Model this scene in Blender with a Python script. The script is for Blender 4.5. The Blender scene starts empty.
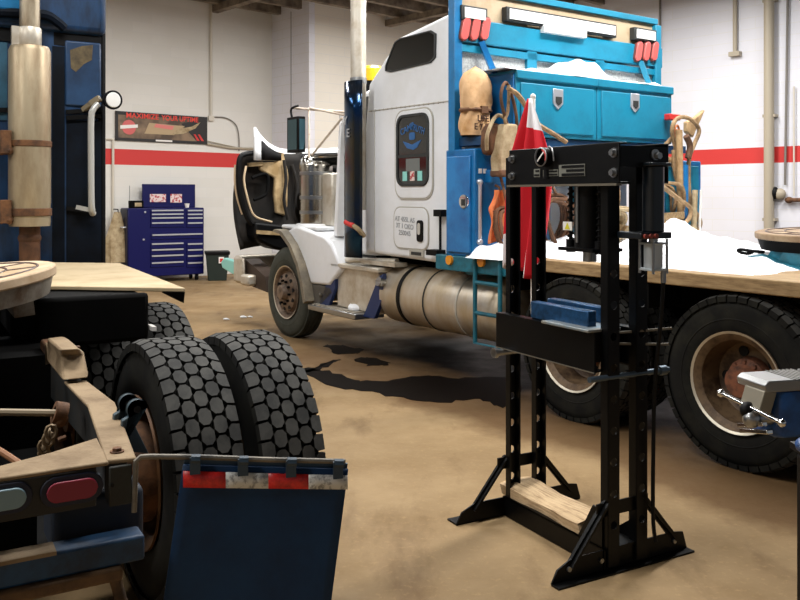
import bpy, bmesh, math, random
from mathutils import Vector, Matrix
random.seed(7)
sc = bpy.context.scene
COL = sc.collection
PI = math.pi
V = Vector
# ---------------------------------------------------------------- camera calibration
F, HX, HY, CH = 850.0, 400.0, 195.0, 1.65
class Frame:
    """a yawed local frame on the floor; helpers read photo pixels on one of its planes"""
    def __init__(s, ox, oy, deg):
        s.o = (ox, oy); s.a = math.radians(deg)
        s.u = (math.cos(s.a), math.sin(s.a)); s.v = (-math.sin(s.a), math.cos(s.a))
    def _loc(s, r, Y):
        X = r[0]*Y; dx, dy = X-s.o[0], Y-s.o[1]
        return V((dx*s.u[0]+dy*s.u[1], dx*s.v[0]+dy*s.v[1], CH+r[2]*Y))
    def on(s, n, px, py, c):
        r = ((px-HX)/F, 1, -(py-HY)/F)
        return s._loc(r, (s.o[0]*n[0]+s.o[1]*n[1]+c)/(r[0]*n[0]+n[1]))
    def atx(s, px, py, x): return s.on(s.u, px, py, x)
    def aty(s, px, py, y): return s.on(s.v, px, py, y)
    def atz(s, px, py, z):
        r = ((px-HX)/F, 1, -(py-HY)/F); return s._loc(r, (z-CH)/r[2])
TF = Frame(-1.34, 9.88, -54.98)                                    # white truck: x rearward, y to its far side
PF = Frame(.83, 4.09, math.degrees(math.atan2(-.88, .48)))         # shop press
LF = Frame(-1.08, 2.06, 120)                                       # blue tractor: x forward, y to its left
RF = Frame(0, 0, math.degrees(math.atan2(.678, .735)))             # the building
def floorpt(px, py):
    Y = CH*F/(py-HY); return V(((px-HX)/F*Y, Y, 0))

# ---------------------------------------------------------------- materials
def srgb(h):
    h = h.lstrip('#'); c = [int(h[i:i+2], 16)/255 for i in (0, 2, 4)]
    return tuple((x/12.92 if x <= .04045 else ((x+.055)/1.055)**2.4) for x in c)+(1,)
MATS = {}
def mat(name, col, rough=.5, metal=0, col2=None, scale=6, lo=.4, hi=.65, bump=0, bscale=None, detail=6, coat=0, emit=None, estr=0, spec=.5, trans=0, stretch=None):
    if name in MATS: return MATS[name]
    m = bpy.data.materials.new(name); m.use_nodes = True
    nt = m.node_tree; b = nt.nodes['Principled BSDF']
    b.inputs['Base Color'].default_value = srgb(col); b.inputs['Roughness'].default_value = rough
    b.inputs['Metallic'].default_value = metal; b.inputs['Specular IOR Level'].default_value = spec
    if coat: b.inputs['Coat Weight'].default_value = coat; b.inputs['Coat Roughness'].default_value = .1
    if trans: b.inputs['Transmission Weight'].default_value = trans
    if emit: b.inputs['Emission Color'].default_value = srgb(emit); b.inputs['Emission Strength'].default_value = estr
    if col2 or bump:
        tc = nt.nodes.new('ShaderNodeTexCoord'); n = nt.nodes.new('ShaderNodeTexNoise')
        n.inputs['Scale'].default_value = scale; n.inputs['Detail'].default_value = detail; n.inputs['Roughness'].default_value = .65
        if stretch:
            mp = nt.nodes.new('ShaderNodeMapping'); mp.inputs['Scale'].default_value = stretch
            nt.links.new(tc.outputs['Object'], mp.inputs['Vector']); nt.links.new(mp.outputs['Vector'], n.inputs['Vector'])
        else: nt.links.new(tc.outputs['Object'], n.inputs['Vector'])
        if col2:
            r = nt.nodes.new('ShaderNodeMapRange'); r.inputs['From Min'].default_value = lo; r.inputs['From Max'].default_value = hi
            mx = nt.nodes.new('ShaderNodeMix'); mx.data_type = 'RGBA'
            mx.inputs['A'].default_value = srgb(col); mx.inputs['B'].default_value = srgb(col2)
            nt.links.new(n.outputs['Fac'], r.inputs['Value']); nt.links.new(r.outputs['Result'], mx.inputs['Factor'])
            nt.links.new(mx.outputs['Result'], b.inputs['Base Color'])
        if bump:
            n2 = n
            if bscale:
                n2 = nt.nodes.new('ShaderNodeTexNoise'); n2.inputs['Scale'].default_value = bscale; n2.inputs['Detail'].default_value = 5
                nt.links.new(tc.outputs['Object'], n2.inputs['Vector'])
            bp = nt.nodes.new('ShaderNodeBump'); bp.inputs['Strength'].default_value = bump; bp.inputs['Distance'].default_value = .02
            nt.links.new(n2.outputs['Fac'], bp.inputs['Height']); nt.links.new(bp.outputs['Normal'], b.inputs['Normal'])
    MATS[name] = m; return m

white_paint = mat('white truck paint', '#e9ebee', .3, col2='#dfe0e0', scale=2, coat=.3)
blue_paint = mat('bright blue paint', '#0a7f9f', .5, col2='#0a6884', scale=3, lo=.45, hi=.75)
blue_dark = mat('mid blue paint', '#1470ac', .35, col2='#0f5c96', scale=3)
teal = mat('teal paint', '#1a6f83', .45, col2='#164f5d', scale=8)
navy = mat('shield chrome with painted reflections', '#1d3f63', .16, .9, col2='#5a5648', scale=1.3, lo=.42, hi=.62)  # blue and olive mottling paints the room's reflections into the chrome
chrome = mat('chrome', '#d8d8d6', .14, 1)
dirty_chrome = mat('dirty aluminium', '#cdc6b8', .4, .45, col2='#a08b6a', scale=5, lo=.45, hi=.8, bump=.1, bscale=20)
alu_tank = mat('dusty aluminium tank', '#bfae92', .42, .6, col2='#cfc6b8', scale=3, stretch=(2, .7, .7))
steel = mat('bright steel', '#9a9b9b', .3, .9)
black = mat('black metal', '#040405', .55, spec=.2)
black_gloss = mat('gloss black paint', '#010102', .42, col2='#050606', scale=14, spec=.22)
blackish = mat('dark chassis', '#030303', .8, col2='#060504', scale=6, spec=.12)
rubber = mat('tire rubber', '#0d0d0b', .85, spec=.25, col2='#23221a', scale=5, lo=.45, hi=.7)
lugtop = mat('dusty tread lugs', '#403f3b', .85, col2='#262624', scale=9, lo=.4, hi=.62)
rim_tan = mat('rusty rim with painted shade', '#665139', .6, .2, col2='#3a2818', scale=7, lo=.47, hi=.62)  # rust colours, darkened to paint in the shade inside the dish
rim_brown = mat('rusty brown rim', '#7a5330', .6, .2, col2='#3f2a18', scale=7)
rim_grey = mat('steer rim', '#8a7766', .5, .4, col2='#4e4036', scale=8)
rim_lip = mat('pale rim lip', '#cfc7b4', .4, .5)
hub_rust = mat('rust hub', '#75452c', .8, col2='#43281a', scale=16)
hole_dark = mat('dark hole', '#060606', .9)
glass_dark = mat('dark tinted glass', '#0d1112', .06, coat=.6)
gasket = mat('rubber gasket', '#2a2c2b', .6)
seam = mat('door seam', '#aeaa9f', .6)
dust = mat('dusty beige top', '#8f7a5d', .85, col2='#6d583e', scale=7, lo=.45, hi=.72, bump=.15, bscale=60)
deck_dust = mat('dusty deck plate', '#b9a684', .75, col2='#a08b68', scale=4, lo=.45, hi=.75)
frame_grey = mat('grimy frame', '#16191a', .7, col2='#221e18', scale=9)
tractor_blue = mat('dirty blue cab paint', '#153a60', .42, col2='#081a2e', scale=3, lo=.4, hi=.7, stretch=(3, 3, 1))
tractor_navy = mat('dark navy trim and painted shade', '#04080f', .6, spec=.15, col2='#081422', scale=3)  # trim colour, also used to paint shade on the cab rear
tractor_light = mat('bright blue fairing paint', '#1a78ae', .35, col2='#155e90', scale=3)
flap_mat = mat('navy rubber flap', '#0f3559', .65, spec=.3, col2='#0b2745', scale=4, bump=.05, bscale=40)
bumper_blue = mat('blue bumper beam', '#134166', .55, col2='#0b2740', scale=12)
red_lens = mat('red lens', '#8a1f38', .4)
red_oval = mat('faded red lamp', '#d0605c', .3, coat=.4)
white_lens = mat('clear lens', '#7f9aa4', .4)
amber = mat('amber lens', '#e8941e', .3)
yellow = mat('yellow beacon', '#f0b414', .3)
tape_red = mat('red reflective tape', '#e0302c', .4, col2='#b81f22', scale=60)
tape_white = mat('white reflective tape', '#d9dad6', .4, col2='#8f9090', scale=50, lo=.5, hi=.62)
muffler_mat = mat('rust stained muffler', '#b3a488', .42, .5, col2='#836a4c', scale=3, lo=.42, hi=.75, stretch=(2, 2, .6))
rust = mat('rusty steel', '#7a5334', .8, .2, col2='#4a3323', scale=12, bump=.3)
cream_panel = mat('cream panel', '#b5a285', .6, col2='#9c7d5a', scale=4, lo=.5, hi=.8)
lamp_white = mat('lamp lens white', '#f2f3f0', .25)
mesh_grey = mat('expanded metal', '#b4b6b4', .6, .1, col2='#8d9090', scale=60, detail=2)
paper = mat('brown paper sack', '#dcb487', .85, col2='#b98a55', scale=5, lo=.45, hi=.7, bump=.5, bscale=9)
ink = mat('dark ink', '#3a1e12', .8)
leather = mat('worn leather', '#6d4a30', .8, col2='#47301f', scale=10)
canvas = mat('worn canvas', '#b8a584', .9, col2='#8f7a58', scale=9)
rope_mat = mat('tan hose', '#a88a64', .7, col2='#6f5638', scale=9)
orange_cloth = mat('orange cloth', '#e07f4a', .9, col2='#c96a38', scale=6)
flag_red = mat('flag red', '#cf1728', .8); flag_white = mat('flag white', '#e9e6e8', .8)
snow_mat = mat('snow', '#f6f8fb', .8, bump=.25, scale=8)
wood_deck = mat('weathered deck timber', '#a58a62', .8, col2='#6f5638', scale=6, lo=.4, hi=.7, stretch=(1, 8, 8))
log_mat = mat('split timber face', '#c4a983', .85, col2='#7d5f3e', scale=9, lo=.45, hi=.75, stretch=(.8, 9, 9), bump=.5)
log_end = mat('timber end grain', '#b8905c', .85, col2='#7a5632', scale=18)
chest_blue = mat('deep blue tool chest', '#03074a', .4, spec=.3)
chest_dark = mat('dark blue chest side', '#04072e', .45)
silver = mat('silver trim', '#cfd2d8', .3, .6)
bin_mat = mat('dark green bin', '#15231d', .6)
red_mark = mat('red marking', '#cf2f2b', .5)
sign_white = mat('white print', '#ece8e2', .5)
banner_mat = mat('brown vinyl banner', '#4b3a2b', .5, col2='#8a7258', scale=1.8, lo=.42, hi=.62, detail=3)
banner_tan = mat('tan banner print', '#b39a76', .5); banner_pink = mat('pink banner print', '#d67a72', .5)
banner_black = mat('black banner print', '#17120f', .5)
conduit_mat = mat('painted conduit', '#cfc8ba', .5)
column_mat = mat('tan pipe paint', '#a99e8a', .5)
cable_mat = mat('grey cable', '#77726a', .6)
hood_in = mat('dark hood lining', '#0e0b08', .75, col2='#1f1810', scale=4)
insul = mat('beige hood insulation', '#bba27a', .85, col2='#8f754c', scale=6)
vise_blue = mat('blue vise casting', '#174a86', .38, col2='#0f2f5a', scale=10)
joist_mat = mat('ceiling joist', '#8d8272', .7, col2='#574b40', scale=4)
cyan = mat('pale cyan plastic', '#8fd6cd', .4)
puddle_mat = mat('oily wet concrete', '#0d0704', .6, spec=.05)
label_grey = mat('grey label plate', '#6d6d64', .5)
blue_plate = mat('blue press plate', '#27527c', .3, .4, col2='#1b3650', scale=20)
photo_a = mat('photo print', '#e2cfc9', .4, col2='#b12430', scale=22, lo=.5, hi=.56)
emblem_blue = mat('blue window emblem', '#2a5f98', .4)
grey_print = mat('grey print', '#a2a5a8', .5)

def wall_material(name, base, tint, stripe=True, z0=2.21, z1=2.49):
    m = bpy.data.materials.new(name); m.use_nodes = True; nt = m.node_tree; b = nt.nodes['Principled BSDF']; N = nt.nodes.new; Lk = nt.links.new
    b.inputs['Roughness'].default_value = .55
    tc = N('ShaderNodeTexCoord')
    br = N('ShaderNodeTexBrick'); br.inputs['Scale'].default_value = 1; br.inputs['Brick Width'].default_value = .8
    br.inputs['Row Height'].default_value = .2; br.inputs['Mortar Size'].default_value = .004; br.inputs['Mortar Smooth'].default_value = .2
    br.inputs['Color1'].default_value = srgb(base); br.inputs['Color2'].default_value = srgb(tint)
    br.inputs['Mortar'].default_value = srgb('#d8d6d2'); br.inputs['Bias'].default_value = -.2
    sep = N('ShaderNodeSeparateXYZ'); cmb = N('ShaderNodeCombineXYZ')
    add = N('ShaderNodeMath'); add.operation = 'ADD'
    Lk(tc.outputs['Object'], sep.inputs[0]); Lk(sep.outputs['X'], add.inputs[0]); Lk(sep.outputs['Y'], add.inputs[1])
    Lk(add.outputs[0], cmb.inputs['X']); Lk(sep.outputs['Z'], cmb.inputs['Y']); Lk(cmb.outputs[0], br.inputs['Vector'])
    col = br.outputs['Color']
    ns = N('ShaderNodeTexNoise'); ns.inputs['Scale'].default_value = .7; ns.inputs['Detail'].default_value = 6; Lk(tc.outputs['Object'], ns.inputs['Vector'])
    rr = N('ShaderNodeMapRange'); rr.inputs['From Min'].default_value = .5; rr.inputs['From Max'].default_value = .8; rr.inputs['To Max'].default_value = .35
    Lk(ns.outputs['Fac'], rr.inputs['Value'])
    mg = N('ShaderNodeMix'); mg.data_type = 'RGBA'; mg.inputs['B'].default_value = srgb('#c9c3b8'); Lk(rr.outputs['Result'], mg.inputs['Factor']); Lk(col, mg.inputs['A'])
    col = mg.outputs['Result']
    if stripe:
        g1 = N('ShaderNodeMath'); g1.operation = 'GREATER_THAN'; g1.inputs[1].default_value = z0; Lk(sep.outputs['Z'], g1.inputs[0])
        g2 = N('ShaderNodeMath'); g2.operation = 'LESS_THAN'; g2.inputs[1].default_value = z1; Lk(sep.outputs['Z'], g2.inputs[0])
        mu = N('ShaderNodeMath'); mu.operation = 'MULTIPLY'; Lk(g1.outputs[0], mu.inputs[0]); Lk(g2.outputs[0], mu.inputs[1])
        ms = N('ShaderNodeMix'); ms.data_type = 'RGBA'; ms.inputs['B'].default_value = srgb('#c8302c'); Lk(mu.outputs[0], ms.inputs['Factor']); Lk(col, ms.inputs['A'])
        col = ms.outputs['Result']
    Lk(col, b.inputs['Base Color'])
    bp = N('ShaderNodeBump'); bp.inputs["Strength"].default_value = .05; bp.inputs['Distance'].default_value = .01; bp.invert = True
    Lk(br.outputs['Fac'], bp.inputs['Height']); Lk(bp.outputs['Normal'], b.inputs['Normal'])
    return m

def floor_material():
    m = bpy.data.materials.new('shop concrete'); m.use_nodes = True; nt = m.node_tree; b = nt.nodes['Principled BSDF']; N = nt.nodes.new; Lk = nt.links.new
    tc = N('ShaderNodeTexCoord')
    def noise(s, d, st=None):
        n = N('ShaderNodeTexNoise'); n.inputs['Scale'].default_value = s; n.inputs['Detail'].default_value = d; n.inputs['Roughness'].default_value = .62
        if st:
            mp = N('ShaderNodeMapping'); mp.inputs['Scale'].default_value = st; mp.inputs['Rotation'].default_value = (0, 0, .95)
            Lk(tc.outputs['Object'], mp.inputs['Vector']); Lk(mp.outputs['Vector'], n.inputs['Vector'])
        else: Lk(tc.outputs['Object'], n.inputs['Vector'])
        return n.outputs['Fac']
    def rng(v, a, c, t0=0, t1=1):
        r = N('ShaderNodeMapRange'); r.inputs['From Min'].default_value = a; r.inputs['From Max'].default_value = c
        r.inputs['To Min'].default_value = t0; r.inputs['To Max'].default_value = t1; Lk(v, r.inputs['Value']); return r.outputs['Result']
    def mix(f, a, bb):
        x = N('ShaderNodeMix'); x.data_type = 'RGBA'; Lk(f, x.inputs['Factor'])
        if isinstance(a, tuple): x.inputs['A'].default_value = a
        else: Lk(a, x.inputs['A'])
        x.inputs['B'].default_value = bb; return x.outputs['Result']
    c = mix(rng(noise(.9, 8), .38, .68), srgb('#9a8260'), srgb('#80694a'))
    c = mix(rng(noise(.55, 5), .5, .72, 0, .5), c, srgb('#6e573b'))
    c = mix(rng(noise(2.2, 7, (1, .35, 1)), .53, .72, 0, .75), c, srgb('#5c452d'))
    c = mix(rng(noise(30, 4), .55, .8, 0, .35), c, srgb('#b89a6e'))
    # wet, soiled strip beside the white truck, shade painted in under it (distance from its near side)
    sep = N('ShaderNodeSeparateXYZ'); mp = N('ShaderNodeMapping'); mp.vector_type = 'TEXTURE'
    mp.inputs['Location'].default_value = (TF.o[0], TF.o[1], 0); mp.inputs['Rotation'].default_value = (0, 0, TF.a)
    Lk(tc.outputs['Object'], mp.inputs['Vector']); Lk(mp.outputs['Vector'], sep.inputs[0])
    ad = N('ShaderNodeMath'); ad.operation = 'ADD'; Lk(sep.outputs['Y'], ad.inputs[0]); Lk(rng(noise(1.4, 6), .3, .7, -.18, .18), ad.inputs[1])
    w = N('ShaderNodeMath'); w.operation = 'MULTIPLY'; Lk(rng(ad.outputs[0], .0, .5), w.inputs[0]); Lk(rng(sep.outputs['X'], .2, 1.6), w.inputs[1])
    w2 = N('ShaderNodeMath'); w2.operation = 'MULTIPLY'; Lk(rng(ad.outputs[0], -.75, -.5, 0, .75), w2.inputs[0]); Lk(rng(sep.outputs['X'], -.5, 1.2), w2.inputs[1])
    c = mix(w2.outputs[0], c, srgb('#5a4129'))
    c = mix(w.outputs[0], c, srgb('#0a0604'))  # near-black tone paints the truck's shade onto the floor
    Lk(c, b.inputs['Base Color'])
    b.inputs['Specular IOR Level'].default_value = .1; Lk(rng(noise(1.8, 5), .35, .7, .45, .7), b.inputs['Roughness'])
    bp = N('ShaderNodeBump'); bp.inputs['Strength'].default_value = .12; bp.inputs['Distance'].default_value = .01
    Lk(noise(40, 5), bp.inputs['Height']); Lk(bp.outputs['Normal'], b.inputs['Normal'])
    return m

# ---------------------------------------------------------------- mesh builder
class MB:
    def __init__(s): s.b = bmesh.new(); s.mi = 0
    def _f(s, vs):
        try:
            f = s.b.faces.new(vs); f.material_index = s.mi; return f
        except ValueError: return None
    def poly(s, pts): return s._f([s.b.verts.new(V(p)) for p in pts])
    def prism(s, pts, vec):
        vec = V(vec); a = [s.b.verts.new(V(p)) for p in pts]; c = [s.b.verts.new(V(p)+vec) for p in pts]; n = len(a)
        s._f(a[::-1]); s._f(c)
        for i in range(n): s._f([a[i], a[(i+1) % n], c[(i+1) % n], c[i]])
        return s
    def pxz(s, pts, y0, y1): return s.prism([(x, y0, z) for x, z in pts], (0, y1-y0, 0))
    def pyz(s, pts, x0, x1): return s.prism([(x0, y, z) for y, z in pts], (x1-x0, 0, 0))
    def pxy(s, pts, z0, z1): return s.prism([(x, y, z0) for x, y in pts], (0, 0, z1-z0))
    def box(s, x0, x1, y0, y1, z0, z1): return s.pxy([(x0, y0), (x1, y0), (x1, y1), (x0, y1)], z0, z1)
    def bar(s, p0, p1, w, h, up=(0, 0, 1)):
        p0, p1, up = V(p0), V(p1), V(up); d = (p1-p0).normalized(); a = d.cross(up)
        if a.length < 1e-4: a = d.cross(V((0, 1, 0)))
        a.normalize(); c = a.cross(d); a *= w/2; c *= h/2
        return s.prism([p0-a-c, p0+a-c, p0+a+c, p0-a+c], p1-p0)
    def lathe(s, prof, o, ax, n=32, cap0=False, cap1=False):
        o, ax = V(o), V(ax).normalized(); a = ax.orthogonal().normalized(); c = ax.cross(a); rings = []
        for t, r in prof:
            rings.append([s.b.verts.new(o+ax*t+(a*math.cos(2*PI*i/n)+c*math.sin(2*PI*i/n))*r) for i in range(n)])
        for p, q in zip(rings, rings[1:]):
            for i in range(n): s._f([p[i], p[(i+1) % n], q[(i+1) % n], q[i]])
        if cap0: s._f(rings[0][::-1])
        if cap1: s._f(rings[-1])
        return s
    def cyl(s, p0, p1, r, r2=None, n=20):
        d = V(p1)-V(p0); return s.lathe([(0, r), (d.length, r if r2 is None else r2)], p0, d, n, True, True)
    def tube(s, pts, r, n=8, closed=False):
        pts = [V(p) for p in pts]; m = len(pts); rings = []; prev = None
        for i, p in enumerate(pts):
            if closed: d = pts[(i+1) % m]-pts[i-1]
            else: d = pts[min(i+1, m-1)]-pts[max(i-1, 0)]
            d.normalize()
            if prev is None: a = d.orthogonal().normalized()
            else:
                a = prev-d*prev.dot(d)
                a = a.normalized() if a.length > 1e-5 else d.orthogonal().normalized()
            prev = a; c = d.cross(a)
            rings.append([s.b.verts.new(p+(a*math.cos(2*PI*k/n)+c*math.sin(2*PI*k/n))*r) for k in range(n)])
        for i in range(m if closed else m-1):
            p, q = rings[i], rings[(i+1) % m]
            for k in range(n): s._f([p[k], p[(k+1) % n], q[(k+1) % n], q[k]])
        if not closed: s._f(rings[0][::-1]); s._f(rings[-1])
        return s
    def ball(s, c, r, sx=1, sy=1, sz=1, n=14):
        c = V(c); rings = []; m = n//2
        for j in range(1, m):
            t = PI*j/m; rings.append([s.b.verts.new(c+V((r*sx*math.sin(t)*math.cos(2*PI*i/n), r*sy*math.sin(t)*math.sin(2*PI*i/n), r*sz*math.cos(t)))) for i in range(n)])
        tp, bt = s.b.verts.new(c+V((0, 0, r*sz))), s.b.verts.new(c-V((0, 0, r*sz)))
        for i in range(n): s._f([tp, rings[0][i], rings[0][(i+1) % n]]); s._f([bt, rings[-1][(i+1) % n], rings[-1][i]])
        for p, q in zip(rings, rings[1:]):
            for i in range(n): s._f([p[i], q[i], q[(i+1) % n], p[(i+1) % n]])
        return s
    def patch(s, f, nu, nv, mi=None):
        g = [[s.b.verts.new(V(f(i/nu, j/nv))) for j in range(nv+1)] for i in range(nu+1)]
        for i in range(nu):
            for j in range(nv):
                fc = s._f([g[i][j], g[i+1][j], g[i+1][j+1], g[i][j+1]])
                if mi and fc: fc.material_index = mi((i+.5)/nu, (j+.5)/nv)
        return s
    def loft(s, rings, cap=True, closed=True):
        R = [[s.b.verts.new(V(p)) for p in r] for r in rings]; n = len(R[0])
        for p, q in zip(R, R[1:]):
            for i in range(n if closed else n-1): s._f([p[i], p[(i+1) % n], q[(i+1) % n], q[i]])
        if cap: s._f(R[0][::-1]); s._f(R[-1])
        return s

def tag(o, label=None, cat=None, group=None, kind=None):
    for k, v in (('label', label), ('category', cat), ('group', group), ('kind', kind)):
        if v: o[k] = v
    return o
def build(name, mb, m, parent=None, bevel=0, smooth=True, solid=0, seg=2):
    me = bpy.data.meshes.new(name)
    bmesh.ops.recalc_face_normals(mb.b, faces=mb.b.faces[:]); mb.b.to_mesh(me); mb.b.free()
    for x in (m if isinstance(m, (list, tuple)) else [m]): me.materials.append(x)
    if smooth:
        me.polygons.foreach_set('use_smooth', [True]*len(me.polygons)); me.set_sharp_from_angle(angle=math.radians(38))
    o = bpy.data.objects.new(name, me); COL.objects.link(o)
    if parent: o.parent = parent
    if solid:
        k = o.modifiers.new('thickness', 'SOLIDIFY'); k.thickness = solid; k.offset = 0
    if bevel:
        k = o.modifiers.new('rounded', 'BEVEL'); k.width = bevel; k.segments = seg; k.limit_method = 'ANGLE'; k.angle_limit = math.radians(40)
    return o
def empty(name, fr, label, cat, group=None, loc=None, rot=None):
    o = bpy.data.objects.new(name, None); COL.objects.link(o); o.empty_display_size = .2
    if fr: o.location = (fr.o[0], fr.o[1], 0); o.rotation_euler = (0, 0, fr.a)
    if loc is not None: o.location = loc
    if rot is not None: o.rotation_euler = (0, 0, rot)
    return tag(o, label, cat, group)
def struct(name, mb, m, fr=None, **k):
    o = build(name, mb, m, None, **k); o['kind'] = 'structure'
    if fr: o.location = (fr.o[0], fr.o[1], 0); o.rotation_euler = (0, 0, fr.a)
    return o
def place(o, fr):
    o.location = (fr.o[0], fr.o[1], 0); o.rotation_euler = (0, 0, fr.a); return o
def copy_tree(o, parent=None):
    c = o.copy(); COL.objects.link(c)
    if parent: c.parent = parent
    for ch in [x for x in bpy.data.objects if x.parent == o]: copy_tree(ch, c)
    return c
def text(name, s, size, m, parent, origin, xdir, ydir, depth=.002, align='CENTER', sx=1):
    cu = bpy.data.curves.new(name, 'FONT'); cu.body = s; cu.size = size; cu.align_x = align; cu.align_y = 'CENTER'; cu.extrude = depth; cu.offset = size*.012
    t = bpy.data.objects.new(name+'_src', cu); COL.objects.link(t); bpy.context.view_layer.update()
    me = bpy.data.meshes.new_from_object(t.evaluated_get(bpy.context.evaluated_depsgraph_get())); bpy.data.objects.remove(t)
    xd, yd = V(xdir).normalized(), V(ydir).normalized(); zd = xd.cross(yd)
    M = Matrix(((xd.x*sx, yd.x, zd.x, origin[0]), (xd.y*sx, yd.y, zd.y, origin[1]), (xd.z*sx, yd.z, zd.z, origin[2]), (0, 0, 0, 1)))
    me.transform(M); me.materials.clear(); me.materials.append(m)
    o = bpy.data.objects.new(name, me); COL.objects.link(o)
    if parent: o.parent = parent
    return o
def rrect(cx, cz, w, h, r, n=5):
    pts = []
    for (sx, sz, a0) in ((1, 1, 0), (-1, 1, 90), (-1, -1, 180), (1, -1, 270)):
        for i in range(n+1):
            a = math.radians(a0+90*i/n); pts.append((cx+sx*(w/2-r)+r*math.cos(a), cz+sz*(h/2-r)+r*math.sin(a)))
    return pts
def ring_xz(mb, out, inn, y0, y1):
    n = len(out)
    for i in range(n):
        j = (i+1) % n
        mb.pxz([out[i], out[j], inn[j], inn[i]], y0, y1)
    return mb
def smooth_path(pts, k=6):
    pts = [V(p) for p in pts]; out = []
    for i in range(len(pts)-1):
        p0, p1, p2, p3 = pts[max(i-1, 0)], pts[i], pts[i+1], pts[min(i+2, len(pts)-1)]
        for j in range(k):
            t = j/k; out.append(.5*((2*p1)+(p2-p0)*t+(2*p0-5*p1+4*p2-p3)*t*t+(3*p1-p0-3*p2+p3)*t**3))
    out.append(pts[-1]); return out

# ================================================================ ROOM
UL, UR, VB, VF, CZ = -11.0, 14.81, 15.5, -9.0, 5.53
BX0, BV = 10.504, 14.154
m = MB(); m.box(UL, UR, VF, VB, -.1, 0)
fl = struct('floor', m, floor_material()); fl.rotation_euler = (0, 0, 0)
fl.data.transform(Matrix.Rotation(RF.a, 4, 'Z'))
m = MB(); m.box(UL, BX0, VB, VB+.2, 0, CZ+.32); struct('wall_left', m, wall_material('white block wall, warm', '#dedbd4', '#d9d6ce', True, 2.226, 2.526), RF)
m = MB(); m.box(BX0, BX0+.15, BV, VB+.2, 0, CZ+.32); struct('wall_return', m, wall_material('white panel wall', '#e4e4ec', '#e4e4ec', False), RF)
m = MB(); m.box(BX0+.15, UR, BV, BV+.2, 0, CZ+.32); struct('wall_back', m, wall_material('cream panel wall', '#e6dfd2', '#e6dfd2', False), RF)
m = MB(); m.box(UR, UR+.2, VF, BV+.2, 0, CZ+.32); struct('wall_right', m, wall_material('white block wall, cool', '#dcdce3', '#d8d8df', True), RF)
m = MB(); m.box(UL-.2, UL, VF, VB+.2, 0, CZ+.32); struct('wall_far_left', m, mat('plain white wall', '#dcd8d0', .6), RF)
m = MB(); m.box(UL, UR, VF, VB, CZ+.2, CZ+.33); struct('ceiling', m, mat('dark roof deck', '#4a4238', .8, col2='#2f2a25', scale=3), RF)
m = MB()
for i in range(14): m.box(UL, UR, VB-.35-i*.75, VB-.23-i*.75, CZ+.0, CZ+.2)
for i in range(7): m.box(UL+2+i*3.6, UL+2.16+i*3.6, VF, VB, CZ-.12, CZ+.02)
struct('trim_joists', m, joist_mat, RF)
m = MB(); m.box(BX0-.012, BX0, BV+.62, BV+.635, 0, CZ); struct('trim_seam', m, mat('panel joint', '#8e8d90', .6), RF)

# pipes, conduits and cables on the walls
def vl(px, py, off=.03): return RF.aty(px, py, VB-off)
def vr(px, py, off=.03): return RF.atx(px, py, UR-off)
def wallthing(name, mb, mt, label, cat, group=None, **k):
    o = build(name, mb, mt, None, **k); place(o, RF); return tag(o, label, cat, group)
m = MB(); a = vl(211, 4); c = vl(211, 116); m.tube([a, c], .03, 10)
m.box(c.x-.06, c.x+.06, c.y-.03, c.y+.028, c.z-.1, c.z)
wallthing('conduit', m, conduit_mat, 'vertical painted conduit running from the ceiling down to the banner corner', 'conduit')
m = MB(); m.tube(smooth_path([vl(212, 117), vl(226, 118), vl(236, 125), vl(239, 138), vl(239, 151)]), .012, 8)
wallthing('hanging_hose', m, cable_mat, 'thin hose looping from the banner corner down the white wall', 'hose')
m = MB(); m.tube([vl(207, 144), vl(230, 148), vl(262, 149)], .025, 8); m.tube([vl(207, 141), vl(262, 153)], .01, 6)
wallthing('horizontal_conduit', m, column_mat, 'horizontal conduit along the wall from the banner toward the open hood', 'conduit')
m = MB(); m.tube([vl(113, 139), vl(113, 278)], .025, 8); m.tube([vl(103, 139), vl(114, 139)], .02, 8)
wallthing('drop_pipe', m, conduit_mat, 'thin vertical pipe on the wall beneath the left end of the banner', 'pipe')
m = MB(); a, c = vr(769, -20, .12), vr(765, 250, .12)
m.cyl((a.x, a.y, 0), (a.x, a.y, CZ+.3), .085, n=16)
for z in (1.2, 3, 5): m.box(a.x-.02, a.x+.12, a.y-.11, a.y+.11, z, z+.05)
wallthing('downpipe', m, column_mat, 'thick tan vertical pipe running up the right wall', 'pipe')
m = MB(); a = vr(660, -10); m.tube([a, vr(660, 55)], .022, 6)
wallthing('wall_cable', m, cable_mat, 'dark vertical cable on the wall just right of the blue rack', 'cable')
m = MB(); a = vr(735, -15, .06); c = vr(733, 52, .06); m.tube([a, (a.x, a.y, c.z)], .04, 8); m.box(a.x-.05, a.x+.05, a.y-.1, a.y+.1, c.z-.08, c.z)
wallthing('outlet_drop', m, column_mat, 'short conduit ending in a small outlet box high on the right wall', 'conduit')
m = MB(); a = vr(788, -20, .05); c = vr(785, 185, .05); m.tube([a, c], .02, 6)
wallthing('air_line', m, cable_mat, 'thin grey air line dropping to the brass valve on the right wall', 'pipe')
m = MB(); a = vr(794, 120, .05); c = vr(794, 196, .05); m.tube([(a.x, a.y, 3.5), c], .015, 6)
wallthing('air_line', m, conduit_mat, 'thin pale air line nearest the right edge of the photo', 'pipe')
e = bpy.data.objects.new('air_valve', None); COL.objects.link(e); place(e, RF); tag(e, 'brass and black air valve at the end of the wall air line', 'valve')
m = MB(); c = vr(780, 194, .08); m.ball(c, .1, .8, 1, 1); m.cyl(c, c+V((0, .25, 0)), .04); build('body', m, column_mat, e)
m = MB(); c2 = vr(775, 193, .1); m.ball(c2, .09, .8, .8, 1.2); build('knob', m, black, e)
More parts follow.
